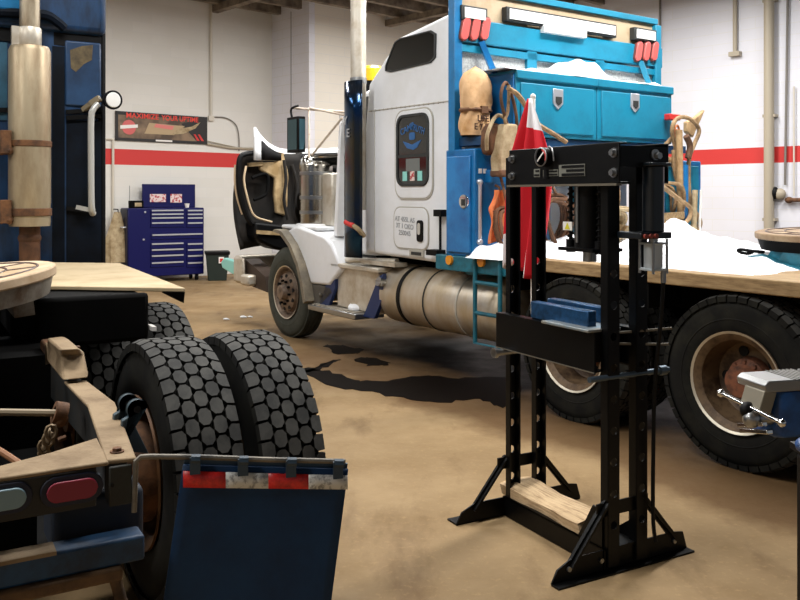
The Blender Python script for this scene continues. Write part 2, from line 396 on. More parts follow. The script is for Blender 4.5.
m = MB(); m.tube(smooth_path([vr(775, 190, .12), vr(772, 205, .12), vr(769, 240, .12), vr(768, 275, .12)]), .025, 8); wallthing('air_hose', m, black, 'black air hose hanging from the wall valve behind the fifth wheel', 'hose')
m = MB(); c = vr(789, 200, .08); m.ball(c, .07, 1, 1, .8); m.cyl(c, c+V((0, -.35, 0)), .035); wallthing('pipe_coupling', m, rust, 'small rusty pipe coupling on the wall beside the brass valve', 'coupling')

# banner
e = bpy.data.objects.new('banner', None); COL.objects.link(e); place(e, RF); tag(e, 'wide brown printed vinyl banner with red lettering on the white wall', 'banner')
bl = [vl(115, 112, .02), vl(207, 116, .02), vl(207, 144, .02), vl(115, 141, .02)]
x0, x1 = bl[0].x, bl[1].x; z1 = (bl[0].z+bl[1].z)/2; z0 = (bl[2].z+bl[3].z)/2; w, h = x1-x0, z1-z0; yb = bl[0].y
m = MB(); m.box(x0, x1, yb-.008, yb, z0, z1); build('sheet', m, banner_mat, e)
m = MB(); m.box(x0, x1, yb-.012, yb-.008, z1-.12*h, z1); m.box(x0, x1, yb-.012, yb-.008, z0, z0+.1*h); m.box(x0, x0+.03*w, yb-.012, yb-.008, z0, z1)
m.pxz([(x1-.3*w, z1-.3*h), (x1-.1*w, z1-.12*h), (x1, z1-.12*h), (x1, z0+.1*h), (x1-.12*w, z0+.1*h)], yb-.0125, yb-.008); build('dark_border', m, banner_black, e)
text('lettering', 'MAXIMIZE', h*.25, mat('banner red ink', '#ea3f30', .5), e, (x0+.28*w, yb-.014, z1-.13*h), (1, 0, 0), (0, 0, 1), sx=1.05)
text('lettering', 'YOUR UPTIME', h*.25, mat('banner red ink', '#ea3f30', .5), e, (x0+.69*w, yb-.014, z1-.14*h), (1, 0, 0), (0, 0, 1), sx=.9)
m = MB(); m.cyl((x0+.14*w, yb-.013, z0+.47*h), (x0+.14*w, yb-.008, z0+.47*h), h*.25, n=28); build('round_logo', m, red_oval, e)
m = MB(); m.pxz([(x0+.05*w, z0+.4*h), (x0+.23*w, z0+.47*h), (x0+.23*w, z0+.58*h), (x0+.05*w, z0+.52*h)], yb-.016, yb-.013); build('logo_band', m, sign_white, e)
m = MB(); m.pxz([(x0+.3*w, z0+.28*h), (x0+.62*w, z0+.28*h), (x0+.74*w, z0+.62*h), (x0+.35*w, z0+.66*h)], yb-.013, yb-.008); build('picture', m, banner_tan, e)
m = MB(); m.pxz([(x0+.4*w, z0+.52*h), (x0+.6*w, z0+.46*h), (x0+.62*w, z0+.6*h), (x0+.42*w, z0+.64*h)], yb-.016, yb-.008); build('picture', m, banner_pink, e)
m = MB(); m.pxz([(x0+.6*w, z0+.3*h), (x0+.72*w, z0+.34*h), (x0+.86*w, z0+.56*h), (x0+.92*w, z0+.8*h), (x0+.82*w, z0+.62*h), (x0+.66*w, z0+.5*h)], yb-.017, yb-.008); build('picture', m, canvas, e)
m = MB()
for k in (0, 1): m.pxz([(x0+(.84+.05*k)*w, z0+.35*h), (x0+(.86+.05*k)*w, z0+.35*h), (x0+(.91+.05*k)*w, z0+.12*h), (x0+(.88+.05*k)*w, z0+.12*h)], yb-.017, yb-.008)
build('stripes', m, red_mark, e)
m = MB(); m.box(x0+.42*w, x0+.6*w, yb-.016, yb-.012, z0+.03*h, z0+.09*h); build('small_print', m, sign_white, e)

# ---------------------------------------------------------------- tool chest, bin, things by the back wall
cf = floorpt(128, 284.3); ang = math.radians(33)
CF = Frame(cf.x, cf.y, 33)
chest = empty('tool_chest', CF, 'deep blue rolling tool chest with silver drawer pulls against the white wall', 'tool chest')
def cpx(px, py, y=0): return CF.aty(px, py, y)
W = cpx(204, 279).x; ZT = cpx(160, 208).z
m = MB(); m.box(0, W, .0, .5, .12, ZT); build('cabinet_body', m, chest_blue, chest, bevel=.015)
m = MB(); m.box(-.012, 0, .02, .48, .14, ZT-.02); build('side_panel', m, chest_dark, chest, bevel=.005)
m = MB(); m.tube(smooth_path([(-.02, .08, 1.05), (-.08, .1, 1.05), (-.08, .4, 1.05), (-.02, .42, 1.05)], 3), .015, 8); build('side_handle', m, silver, chest)
def drawer(px0, px1, py):
    a, c = cpx(px0, py), cpx(px1, py); z = a.z
    m = MB(); m.box(a.x-.02, c.x+.02, -.018, .0, z-.075, z+.03); d = build('drawer', m, chest_blue, chest, bevel=.006)
    m = MB(); m.box(a.x, c.x, -.035, -.018, z-.005, z+.022); build('drawer_pull', m, silver, d)
for py in (211, 214.8, 218.5, 223.5, 244.5, 250.5, 256.5, 263.5): drawer(151.5, 183, py); drawer(187.5, 202, py)
drawer(152, 202, 235.5)
for k in range(4):
    x, y = ((.12, .08), (W-.12, .08), (.12, .42), (W-.12, .42))[k]
    m = MB(); m.cyl((x-.02, y, .055), (x+.02, y, .055), .055); m.box(x-.03, x+.03, y-.03, y+.03, .1, .125); build('caster', m, black, chest)
for px, py in ((145, 212), (143.5, 239.5)):
    a = cpx(px, py); m = MB(); m.cyl((a.x, -.02, a.z), (a.x, 0, a.z), .018); build('lock', m, silver, chest)
a, c = cpx(142, 184, .45), cpx(195, 208, .45)
m = MB(); m.box(a.x, c.x, .43, .47, ZT, a.z); lid = build('open_lid', m, chest_blue, chest, bevel=.01)
for p0, p1, q0, q1 in ((150, 166, 194, 202), (170.5, 182, 194, 202.5)):
    a, c = cpx(p0, q0, .42), cpx(p1, q1, .42); m = MB(); m.box(a.x, c.x, .42, .43, c.z, a.z); tag(build('photo_print', m, photo_a, lid), 'pinned photo print')
M_C = Matrix.Translation((CF.o[0], CF.o[1], 0)) @ Matrix.Rotation(CF.a, 4, 'Z')
def cthing(name, x, y, z, label, cat):
    o = bpy.data.objects.new(name, None); COL.objects.link(o); o.location = M_C @ V((x, y, z)); o.rotation_euler = (0, 0, CF.a); return tag(o, label, cat)
a = cpx(129, 207, .2)
rad = cthing('radio', a.x+.12, .2, ZT, 'small dark radio with thin aerial on top of the blue tool chest', 'radio')
m = MB(); m.box(-.12, .14, -.06, .06, 0, .14); build('case', m, blackish, rad, bevel=.015)
m = MB(); m.box(-.03, .1, -.065, -.058, .03, .1); build('front_plate', m, canvas, rad)
m = MB(); m.tube([(-.1, .03, .13), (-.1, .03, .42)], .006, 6); build('aerial', m, steel, rad)
a = cpx(187, 207, .15)
o = cthing('paper_cup', a.x, .15, ZT, 'small white crumpled cup on the chest top beside the raised lid', 'cup')
m = MB(); m.lathe([(0, .035), (.08, .05), (.082, .043), (.01, .03)], (0, 0, 0), (0, 0, 1), 14, True, True); build('cup_body', m, sign_white, o)

b0 = floorpt(216, 280.5)
tb = empty('trash_bin', None, 'dark green trash bin with a small sticker beside the blue tool chest', 'bin', loc=(b0.x, b0.y+.1, 0), rot=math.radians(15))
m = MB(); m.loft([[(sx*w, sy*w, z) for sx, sy in ((-1, -1), (1, -1), (1, 1), (-1, 1))] for z, w in ((0, .17), (.52, .215), (.53, .2), (.03, .16))]); build('bin_body', m, bin_mat, tb, bevel=.02)
m = MB(); m.loft([[(sx*w, sy*w, z) for sx, sy in ((-1, -1), (1, -1), (1, 1), (-1, 1))] for z, w in ((.5, .23), (.56, .235))]); build('bin_rim', m, black, tb, bevel=.01)
m = MB(); m.box(.02, .12, -.222, -.208, .34, .46); s_ = build('sticker', m, sign_white, tb)
m = MB(); m.box(.04, .1, -.226, -.222, .36, .43); build('sticker_print', m, red_mark, s_)

# tan coat hanging on the wall left of the chest
a, c = vl(116, 212, .22), vl(114, 262, .22)
co = bpy.data.objects.new('work_coat', None); COL.objects.link(co); place(co, RF); tag(co, 'tan work coat hanging on the wall left of the blue tool chest', 'coat')
def coat(u, v):
    th = 2*PI*u; w = .06+.13*min(1, v*2)+.03*v; fold = 1+.18*math.sin(5*th)*v
    return (a.x+w*math.cos(th)*fold, a.y-.06+.09*math.sin(th)*fold*(.5+v), a.z-(a.z-c.z)*v)
m = MB(); m.patch(coat, 30, 14); build('coat_body', m, canvas, co)
m = MB(); m.tube([(a.x, a.y+.1, a.z+.05), (a.x, a.y-.08, a.z+.05), (a.x, a.y-.1, a.z-.02)], .012, 6); build('hook', m, black, co)
m = MB(); a2 = vl(115, 232, .2); m.ball(a2, .05); build('button', m, black, co)

# ================================================================ WHEELS
def tire_mesh(lugs=True, R=.52, w=.262):
    m = MB(); h = w/2
    prof = [(-.38*w, .285), (-.47*w, .32), (-.5*w, .385), (-.485*w, .45), (-.44*w, .492), (-.36*w, .508), (0, .512), (.36*w, .508), (.44*w, .492), (.485*w, .45), (.5*w, .385), (.47*w, .32), (.38*w, .285)]
    m.lathe(prof, (0, 0, 0), (0, 1, 0), 72)
    m.lathe([(-.495*w, .375), (-.51*w, .38), (-.495*w, .39)], (0, 0, 0), (0, 1, 0), 72)
    m.mi = 1
    if lugs:
        n = 45; rows = [(-.405, .205), (-.205, .215), (0, .215), (.205, .215), (.405, .205)]
        dt = 2*PI/n
        for ri, (c, rw) in enumerate(rows):
            for k in range(n):
                a0 = (k+(.5 if ri % 2 else 0))*dt; hw = rw*w/2*.95; da = dt*.47
                edge = ri in (0, 4)
                hexa = [(-hw, -da*.5), (-hw*.45, -da), (hw*.45, -da), (hw, -da*.5), (hw, da*.5), (hw*.45, da), (-hw*.45, da), (-hw, da*.5)] if not edge else ([(-hw, -da*.95), (hw*.45, -da), (hw, -da*.5), (hw, da*.5), (hw*.45, da), (-hw, da*.95)] if ri == 0 else [(-hw, -da*.5), (-hw*.45, -da), (hw, -da*.95), (hw, da*.95), (-hw*.45, da), (-hw, da*.5)])
                lo, hi = [], []
                for t, a in hexa:
                    T_ = c*w+t; A = a0+a; sh = max(0, abs(T_)/(w*.5)-.72)*.045
                    for L_, r in ((lo, .5), (hi, .533)):
                        r -= sh; kk = 1 if r < .51 else .93
                        A2 = a0+a*kk; L_.append(m.b.verts.new((r*math.cos(A2), c*w+t*kk, r*math.sin(A2))))
                q = len(lo)
                m.mi = 1; m._f(hi)
                m.mi = 0
                for i in range(q): m._f([lo[i], lo[(i+1) % q], hi[(i+1) % q], hi[i]])
    else:
        m.mi = 0
        for c in (-.3, -.1, .1, .3):
            m.lathe([((c-.08)*w, .508), ((c-.075)*w, .522), ((c+.075)*w, .522), ((c+.08)*w, .508)], (0, 0, 0), (0, 1, 0), 72)
    return m
def mesh_of(mb, name, ms):
    o = build(name, mb, ms); me = o.data; bpy.data.objects.remove(o); return me
LUG = mesh_of(tire_mesh(True), 'lug_tire', [rubber, lugtop])
RIB = mesh_of(tire_mesh(False), 'rib_tire', [mat('grey green sidewall', '#33372f', .8, col2='#454840', scale=4), lugtop])
def link_mesh(name, me, parent, loc=(0, 0, 0)):
    o = bpy.data.objects.new(name, me); COL.objects.link(o); o.parent = parent; o.location = loc; return o
def wheel(parent, x, y, kind, spin=0, cols=None, z=.52):
    """outward is -y"""
    m = MB()
    if kind == 'deep':
        m.lathe([(.1, .26), (.02, .262), (-.09, .268), (-.112, .285), (-.128, .31), (-.138, .308), (-.132, .296), (-.118, .272), (-.1, .252), (-.02, .238), (.04, .225), (.06, .19), (.058, .13), (.04, .12)], (0, 0, 0), (0, 1, 0), 48)
    elif kind == 'steer':
        m.lathe([(.1, .26), (-.09, .268), (-.128, .31), (-.138, .308), (-.13, .29), (-.115, .272), (-.075, .26), (-.07, .235), (-.125, .215), (-.145, .16), (-.145, .1)], (0, 0, 0), (0, 1, 0), 48)
    else:
        m.lathe([(-.1, .26), (.09, .268), (.112, .285), (.128, .31), (.138, .308), (.132, .296), (.118, .272), (.1, .252), (.02, .238), (-.02, .2), (-.02, .1)], (0, 0, 0), (0, 1, 0), 48)
    wcol = cols or rim_tan
    wh = build('wheel', m, wcol, parent); wh.location = (x, y, z); wh.rotation_euler = (0, spin, 0)
    link_mesh('tire', RIB if kind == 'steer' else LUG, wh)
    m = MB()
    if kind == 'deep':
        m.lathe([(.055, .14), (-.01, .13), (-.03, .1), (-.1, .09), (-.105, .0)], (0, 0, 0), (0, 1, 0), 24); hm = hub_rust
    elif kind == 'steer':
        m.lathe([(-.14, .1), (-.165, .09), (-.21, .075), (-.215, 0)], (0, 0, 0), (0, 1, 0), 24); hm = rim_grey
    else:
        m.lathe([(-.02, .12), (.12, .11), (.125, 0)], (0, 0, 0), (0, 1, 0), 24); hm = rim_brown
    build('hub', m, hm, wh)
    if kind != 'inner':
        m = MB(); yy = .05 if kind == 'deep' else -.14; rr = .175 if kind == 'deep' else .187
        nh = 5 if kind == 'deep' else 10
        for k in range(nh):
            a = 2*PI*k/nh+.3; c = V((rr*math.cos(a), yy, rr*math.sin(a))); m.cyl(c, c+V((0, .012 if kind == 'deep' else .04, 0)), .032 if kind == 'deep' else .024, n=14)
        if kind == 'deep':
            for v_ in m.b.verts: v_.co.y -= .004
        build('hand_hole', m, hole_dark, wh)
        for k in range(10):
            m = MB(); a = 2*PI*k/10; r_ = .112 if kind == 'deep' else .135; c = V((r_*math.cos(a), 0 if kind == 'deep' else -.14, r_*math.sin(a))); m.cyl(c, c+V((0, -.035, 0)), .014, n=6)
            build('lug_nut', m, hub_rust if kind == 'deep' else blackish, wh)
        m = MB(); m.lathe([(-.1295, .3085), (-.1395, .308), (-.134, .298), (-.131, .294)], (0, 0, 0), (0, 1, 0), 48); build('rim_lip', m, rim_lip, wh)
    return wh

# ================================================================ WHITE TRUCK
truck = empty('semi_truck', TF, 'white semi truck with open hood and blue tool rack carrying a snow covered deck', 'truck')
def tp(px, py, y=0): return TF.aty(px, py, y)
def tx(px, py, x): return TF.atx(px, py, x)
wheel(truck, 0, .145, 'steer', .1, rim_grey)
wheel(truck, 0, 2.2, 'steer', .5, rim_grey)
for x, s in ((4.5, .2), (5.83, .9)):
    wheel(truck, x, .14, 'deep', s, rim_tan)
    wheel(truck, x, .475, 'inner', s, rim_brown)
# chassis
for y in (.85, 1.6):
    m = MB(); m.box(-1.45, 6.35, y-.04, y+.04, .7, .97); build('frame_rail', m, blackish, truck, bevel=.008)
for x in (0, 4.5, 5.83):
    m = MB(); m.cyl((x, .3, .52), (x, 2.3, .52), .075); 
    if x: m.ball((x, 1.22, .52), .24)
    build('axle', m, blackish, truck)
m = MB()
for x in (4.5, 5.83):
    m.box(x-.55, x+.55, .72, .8, .42, .52); m.cyl((x-.35, .95, .3), (x-.35, .95, .8), .12); m.cyl((x+.35, .95, .3), (x+.35, .95, .8), .12)
m.box(3.0, 3.9, .9, 1.6, .45, .95); m.box(1.0, 2.9, 1.0, 1.55, .5, 1.0)
build('suspension', m, blackish, truck)
m = MB()
for x in (3.9, 5.17): m.box(x-.03, x+.03, .3, .84, .75, .8); m.box(x-.03, x+.03, .0, .35, .9, 1.06)
m.box(3.7, 6.3, .55, .62, .85, 1.06)
build('deck_support', m, blackish, truck)

# sleeper
SY = .12
prof = [(1.53, 1.06), (1.53, 2.3), (1.60, 2.78), (2.13, 3.17), (2.92, 3.27), (2.98, 3.22), (2.98, 1.03), (1.53, 1.06)][:-1]
m = MB(); m.pxz(prof, SY, 2.45); sl = build('sleeper', m, white_paint, truck, bevel=.05, seg=3)
m = MB(); m.tube([(1.62, SY-.002, 2.5), (2.96, SY-.002, 2.485)], .006, 6)
for k in range(18): m.ball((1.66+k*.074, SY, 2.5-.001*k), .011, n=8)
build('rivet_seam', m, seam, sl)
m = MB(); m.box(1.72, 1.728, SY-.004, SY+.01, 1.08, 2.5); build('panel_seam', m, seam, sl)
# upper rear-quarter window
q = [(1.955, 2.86), (1.96, 2.92), (2.08, 3.13), (2.12, 3.16), (2.63, 3.15), (2.70, 3.1), (2.71, 2.95), (2.66, 2.89), (2.0, 2.82)]
q = [(x, z) for x, z in (tuple(tp(px, py, SY).xz) for px, py in ((387, 66), (389, 60), (396, 43), (401, 39.5), (430, 32), (435, 35), (434.5, 57), (430, 62), (392, 71), (387, 70)))]
cx = sum(a for a, b in q)/len(q); cz = sum(b for a, b in q)/len(q)
qo = [(cx+(a-cx)*1.06, cz+(b-cz)*1.08) for a, b in q]
m = MB(); ring_xz(m, qo, q, SY-.012, SY+.02); w_ = build('upper_window', m, gasket, sl)
m = MB(); m.pxz(q, SY-.006, SY+.01); build('pane', m, glass_dark, w_)
# upper window frame/door
def pr(px0, px1, py0, py1):
    """rounded rectangle read off four edges of the sleeper side"""
    a = tp(px0, (py0+py1)/2, SY); c = tp(px1, (py0+py1)/2, SY); t = tp((px0+px1)/2, py0, SY); b = tp((px0+px1)/2, py1, SY)
    return (a.x+c.x)/2, (t.z+b.z)/2, c.x-a.x, t.z-b.z
cx, cz, w, h = pr(396.5, 433, 110, 198)
m = MB(); m.pxz(rrect(cx, cz, w, h, .12), SY-.015, SY+.02); dr = build('side_hatch', m, white_paint, sl, bevel=.004)
m = MB(); ring_xz(m, rrect(cx, cz, w+.03, h+.03, .13), rrect(cx, cz, w, h, .12), SY-.01, SY+.01); build('hatch_seal', m, seam, dr)
cx, cz, w, h = pr(400, 428.5, 117, 183)
m = MB(); ring_xz(m, rrect(cx, cz, w+.06, h+.06, .1), rrect(cx, cz, w, h, .08), SY-.03, SY); wd = build('side_window', m, gasket, sl, bevel=.004)
m = MB(); m.pxz(rrect(cx, cz, w, h, .08), SY-.02, SY-.012); build('pane', m, glass_dark, wd)
text('window_emblem', 'CAMP', .085, emblem_blue, wd, (cx-.08, SY-.022, cz+.2), (1, 0, .3), (-.3, 0, 1)); text('window_emblem', 'TRUTH', .085, emblem_blue, wd, (cx+.09, SY-.022, cz+.19), (1, 0, -.3), (.3, 0, 1), sx=.8)
m = MB(); m.pxz([(cx-.15, cz+.09), (cx, cz+.05), (cx+.15, cz+.09), (cx+.08, cz+.02), (cx+.02, cz-.0), (cx-.08, cz+.02)], SY-.024, SY-.02); m.pxz(rrect(cx, cz+.13, .09, .07, .02), SY-.024, SY-.02); build('window_emblem', m, emblem_blue, wd)
m = MB(); m.pxz([(cx-w/2, cz-.04), (cx+w/2, cz-.04), (cx+w/2, cz-.07), (cx-w/2, cz-.07)], SY-.024, SY-.012); build('window_rail', m, gasket, wd)
m = MB(); m.box(cx-.1, cx+.12, SY-.022, SY-.019, cz-.2, cz-.08); build('painted_reflection', m, mat('grey painted reflection', '#6f726f', .8), wd)  # flat grey patch painted as a reflection in the window
for k, mm in enumerate((cyan, photo_a, cyan)):
    m = MB(); m.box(cx-.15+k*.12, cx-.08+k*.12, SY-.025, SY-.02, cz-.29, cz-.2); build('decal', m, mm, wd)
cx, cz, w, h = pr(395, 428.5, 208, 248.5)
m = MB(); m.pxz(rrect(cx, cz, w, h, .09), SY-.012, SY+.02); hd = build('storage_door', m, white_paint, sl, bevel=.004)
m = MB(); ring_xz(m, rrect(cx, cz, w+.025, h+.025, .1), rrect(cx, cz, w, h, .09), SY-.008, SY+.01); build('door_seal', m, seam, hd)
for k, s_ in enumerate(('AT 455L AS', '3T 1 OKO', '250045')):
    text('lettering', s_, .065, grey_print, hd, (cx-.09, SY-.014, cz+.08-k*.065), (1, 0, -.05), (.05, 0, 1))
a = tp(421.5, 231, SY); m = MB(); m.pxz(rrect(a.x, a.z, .09, .2, .03), SY-.025, SY-.01); ht = build('latch', m, black, hd)
m = MB(); m.pxz(rrect(a.x, a.z+.02, .045, .11, .02), SY-.034, SY-.024); build('latch_lever', m, chrome, ht)
a = tp(417.5, 253.5, SY); m = MB(); m.box(a.x-.11, a.x+.11, SY-.015, SY+.01, a.z-.03, a.z+.03); pl = build('badge_plate', m, seam, sl)
m = MB(); m.box(a.x-.08, a.x+.08, SY-.018, SY-.014, a.z-.015, a.z+.015); build('badge_recess', m, gasket, pl)
a = tp(442, 213, .1); c = tp(441, 252, .1)
m = MB(); m.tube([(a.x, .08, a.z), (a.x, .08, c.z)], .012, 6); m.box(a.x-.05, a.x+.06, .04, .12, a.z-.03, a.z+.03); m.box(c.x-.12, c.x+.04, .02, .12, c.z-.03, c.z+.02); build('hatch_stay', m, black, truck)

# cab in front of the sleeper
m = MB(); m.pxz([(.78, 1.02), (.84, 1.9), (.93, 2.1), (1.2, 2.72), (1.6, 2.8), (1.6, 1.02)], .26, 2.3); cab = build('cab', m, white_paint, truck, bevel=.04, seg=3)
m = MB(); m.pxz([(.92, 2.12), (1.18, 2.66), (1.4, 2.68), (1.4, 2.06), (1.0, 2.06)], .245, .262); build('cab_window', m, glass_dark, cab)
m = MB(); m.loft([[(.74, y, 2.08) for y in (.4, 2.16)]+[(.86, 2.16, 2.05), (.86, .4, 2.05)], [(1.1, .45, 2.66), (1.1, 2.1, 2.66), (1.16, 2.1, 2.6), (1.16, .45, 2.6)]]); build('windshield', m, glass_dark, cab)
a = tp(369, 82, .5); c = tp(369, 67, .5)
m = MB(); m.cyl((a.x, .55, 2.76), (a.x, .55, a.z+.02), .1); bc = build('beacon_base', m, black, truck)
m = MB(); m.lathe([(0, .12), (c.z-a.z-.03, .12), (c.z-a.z, .09)], (a.x, .55, a.z+.01), (0, 0, 1), 20, True, True); build('beacon_lens', m, yellow, bc)
# A pillar / grab handle strip and mirror
m = MB(); m.pxz([(.84, 1.2), (.96, 2.55), (1.0, 2.55), (.92, 1.2)], .16, .26); build('pillar', m, white_paint, cab, bevel=.01)
m = MB()
for a_, c_ in (((345, 112), (293, 108)), ((345, 115), (310, 108)), ((342, 118), (312, 155)), ((309, 108), (309, 158))):
    m.tube([tp(*a_, .12), tp(*c_, .05)], .013, 8)
mr = build('mirror_bracket', m, mat('rusty white bracket', '#cdbfae', .6, col2='#8b5a44', scale=30, lo=.55, hi=.7), truck)
a, c = tp(290, 118, 0), tp(301.5, 152, 0)
m = MB(); m.box(a.x, c.x, -.04, .05, c.z, a.z); m.tube(smooth_path([(a.x+.05, 0, a.z), (a.x+.03, 0, a.z+.1), (a.x+.16, .02, a.z+.13)], 4), .014, 8); mh = build('mirror_housing', m, black, mr, bevel=.02)
m = MB(); m.box(a.x+.03, c.x-.03, -.046, -.038, c.z+.03, a.z-.03); m.box(c.x-.001, c.x+.006, -.03, .04, c.z+.03, a.z-.03); build('mirror_glass', m, mat('mirror glass', '#3f5a63', .05, 1), mh)
# exhaust stack + heat shield
sx_, sy_ = tp(355, 90, 0).x, .02
m = MB(); m.cyl((sx_, sy_+.02, 1.5), (sx_, sy_+.02, 5.2), .079, n=24); st = build('exhaust_stack', m, dirty_chrome, truck)
m = MB(); m.lathe([(0, .085), (.03, .087), (.06, .085)], (sx_, sy_+.02, 2.78), (0, 0, 1), 24); build('stack_clamp', m, steel, st)
def shield(u, v):
    a = math.radians(232+76*u); r = .27
    return (sx_-.01+r*math.cos(a), .2+r*math.sin(a), 1.02+v*1.78)
m = MB(); m.patch(shield, 14, 6); sh = build('heat_shield', m, navy, st, solid=.012)
text('shield_letters', 'Y', .12, grey_print, sh, (sx_-.05, -.085, 2.4), (1, 0, 0), (0, 0, 1)); text('shield_letters', 'E', .12, grey_print, sh, (sx_+.0, -.085, 2.27), (1, 0, 0), (0, 0, 1))
m = MB(); m.tube([tp(346, 222, -.06), tp(354, 226, -.06)], .03, 8); build('red_strap', m, red_mark, st)
m = MB(); m.tube(smooth_path([tp(354, 226, -.06), tp(359, 230, -.05), tp(364, 236, .02)]), .025, 8); build('strap', m, canvas, st)
m = MB(); m.box(sx_-.2, sx_-.185, .0, .06, 1.03, 2.75); build('shield_edge', m, white_paint, st)

# engine bay, canister, hood
m = MB(); m.box(-.6, .8, .75, 1.75, .9, 1.75); m.box(-.3, .7, .9, 1.6, 1.7, 1.95)
for k in range(6): m.cyl((-.25+k*.17, .72, 1.7), (-.25+k*.17, .72, 1.98), .05)
m.tube(smooth_path([(-.5, .7, 1.9), (-.2, .55, 2.05), (.3, .5, 2.06), (.75, .5, 2.0)]), .06, 10); m.tube(smooth_path([(-.7, .6, 1.3), (-.4, .4, 1.5), (-.2, .55, 1.7)]), .04, 8)
eng = build('engine', m, blackish, truck, bevel=.01)
m = MB(); m.tube(smooth_path([(-.3, .45, 2.02), (0, .4, 2.1), (.4, .45, 2.1), (.7, .5, 2.12)]), .022, 8); m.ball((-.1, .35, 2.0), .13, 1, .6, 1); build('intake_pipe', m, chrome, eng)
c = V((.2, .31, 0))
m = MB(); m.lathe([(1.28, .0), (1.28, .185), (1.3, .19), (1.98, .19), (2.0, .185), (2.04, .1), (2.05, 0)], c, (0, 0, 1), 36); ac = build('air_cleaner', m, mat('brushed canister', '#a9a398', .24, 1), truck)
for z in (1.45, 1.62, 1.9):
    m = MB(); m.lathe([(z-.02, .192), (z-.018, .199), (z+.018, .199), (z+.02, .192)], c, (0, 0, 1), 36); build('clamp_band', m, steel, ac)
m = MB(); m.box(.37, .6, .28, .6, 1.3, 1.9); build('bracket', m, dirty_chrome, ac, bevel=.02)
m = MB(); m.tube(smooth_path([(.0, .35, 1.6), (-.15, .3, 1.65), (-.35, .4, 1.5), (-.5, .6, 1.5)]), .045, 10); build('inlet_duct', m, blackish, ac)

HX0 = -.95
def hp(px, py, dx=0): return tx(px, py, HX0+dx)
hood = None
def hood_shell(u, v):
    # u across (near edge -> far), v down; a bowl open toward the rear
    p = hp(243+60*u, 154+ (96-8*u)*v)
    bow = math.sin(PI*min(1, u*1.2))*.16+math.sin(PI*v)*.08
    xx = p.y
    return (p.x-bow-.06, p.y-.06*math.sin(PI*v)*(1-u), p.z)
m = MB(); m.patch(hood_shell, 12, 12); hood = build('hood', m, hood_in, truck, solid=.03)
def hood_far(u, v):
    p = hp(300, 152); q = hp(300, 244)
    return (HX0-.1-.15*math.sin(PI*u), p.y+u*1.75, p.z+(q.z-p.z)*v)
m = MB(); m.patch(hood_far, 8, 6); build('hood_front_panel', m, hood_in, hood, solid=.03)
edge = [hp(x, y) for x, y in ((256, 153), (246, 154), (240, 158), (238.5, 172), (239, 188), (242, 203), (247, 217), (252, 224))]
m = MB(); m.tube(smooth_path(edge, 4), .035, 8); build('hood_edge', m, black, hood)
edge = [hp(x, y, -.05) for x, y in ((241, 165), (240.5, 180), (243, 198), (248, 214))]
m = MB(); m.tube(smooth_path([V((p.x, p.y-.07, p.z)) for p in edge], 4), .022, 8); build('edge_trim', m, mat('cream edge', '#cdb695', .6), hood)
edge = [hp(x, y, .03) for x, y in ((246, 166), (244, 180), (247, 196), (252, 212), (258, 218), (272, 222))]
m = MB(); m.tube(smooth_path(edge, 4), .014, 8); build('edge_trim', m, mat('cream edge', '#cdb695', .6), hood)
m = MB(); pts = [hp(x, y, -.16) for x, y in ((258, 163), (274, 162), (277, 152), (284, 154), (289, 166), (286, 185), (286, 205), (283, 216), (274, 213), (272, 195), (273, 178), (258, 170))]
m.prism(pts, (.06, 0, 0)); build('insulation', m, insul, hood, bevel=.02)
m = MB(); m.prism([hp(x, y, -.12) for x, y in ((247, 163), (262, 162), (262, 166), (247, 167))], (.05, 0, 0)); build('inner_rib', m, insul, hood, bevel=.008)
for pts in (((252, 178), (264, 174), (268, 178), (267, 192), (263, 196), (254, 200)), ((284, 160), (286, 180), (284, 200), (288, 220)), ((292, 165), (297, 185), (296, 205), (299, 225))):
    m = MB(); m.tube(smooth_path([hp(x, y, -.05) for x, y in pts], 4), .022, 8); build('inner_rib', m, hood_in if pts[0][0] > 280 else blackish, hood)
m = MB(); pts = [hp(x, y, .05) for x, y in ((255, 222), (292, 226), (297, 238), (292, 252), (276, 249), (262, 243), (255, 238))]
m.prism(pts, (-.35, .0, 0)); hl = build('headlight_pod', m, black, hood, bevel=.03)
m = MB(); pts = [hp(x, y, .07) for x, y in ((257, 230), (281, 232), (282, 235.5), (257, 234))]; m.prism(pts, (-.05, 0, 0)); build('pod_rail', m, insul, hl)
def cowl(u, v):
    tp_ = [V((256, 127)), ] if 0 else None
    px = 256+90*u; top = 127+ (22*(1-(1-min(u*2.2, 1))**2)) - 1.5*u
    bot = 160+2*u
    p = hp(px, top+(bot-top)*v, .1)
    return (p.x-.25*math.sin(PI*min(1, u+.05)), p.y, p.z)
m = MB(); m.patch(cowl, 24, 3); cw = build('hood_cowl_edge', m, white_paint, hood, solid=.03)
def slot(u, v):
    u2 = .1+.9*u; px = 256+90*u2; top = 127+22*(1-(1-min(u2*2.2, 1))**2)-1.5*u2; t0, t1 = top+5, 160
    p = hp(px, t0+(t1-t0)*v, .1); return (p.x-.25*math.sin(PI*min(1, u2+.05))+.03, p.y, p.z)
m = MB(); m.patch(slot, 20, 2); build('cowl_grille', m, black, cw, solid=.02)
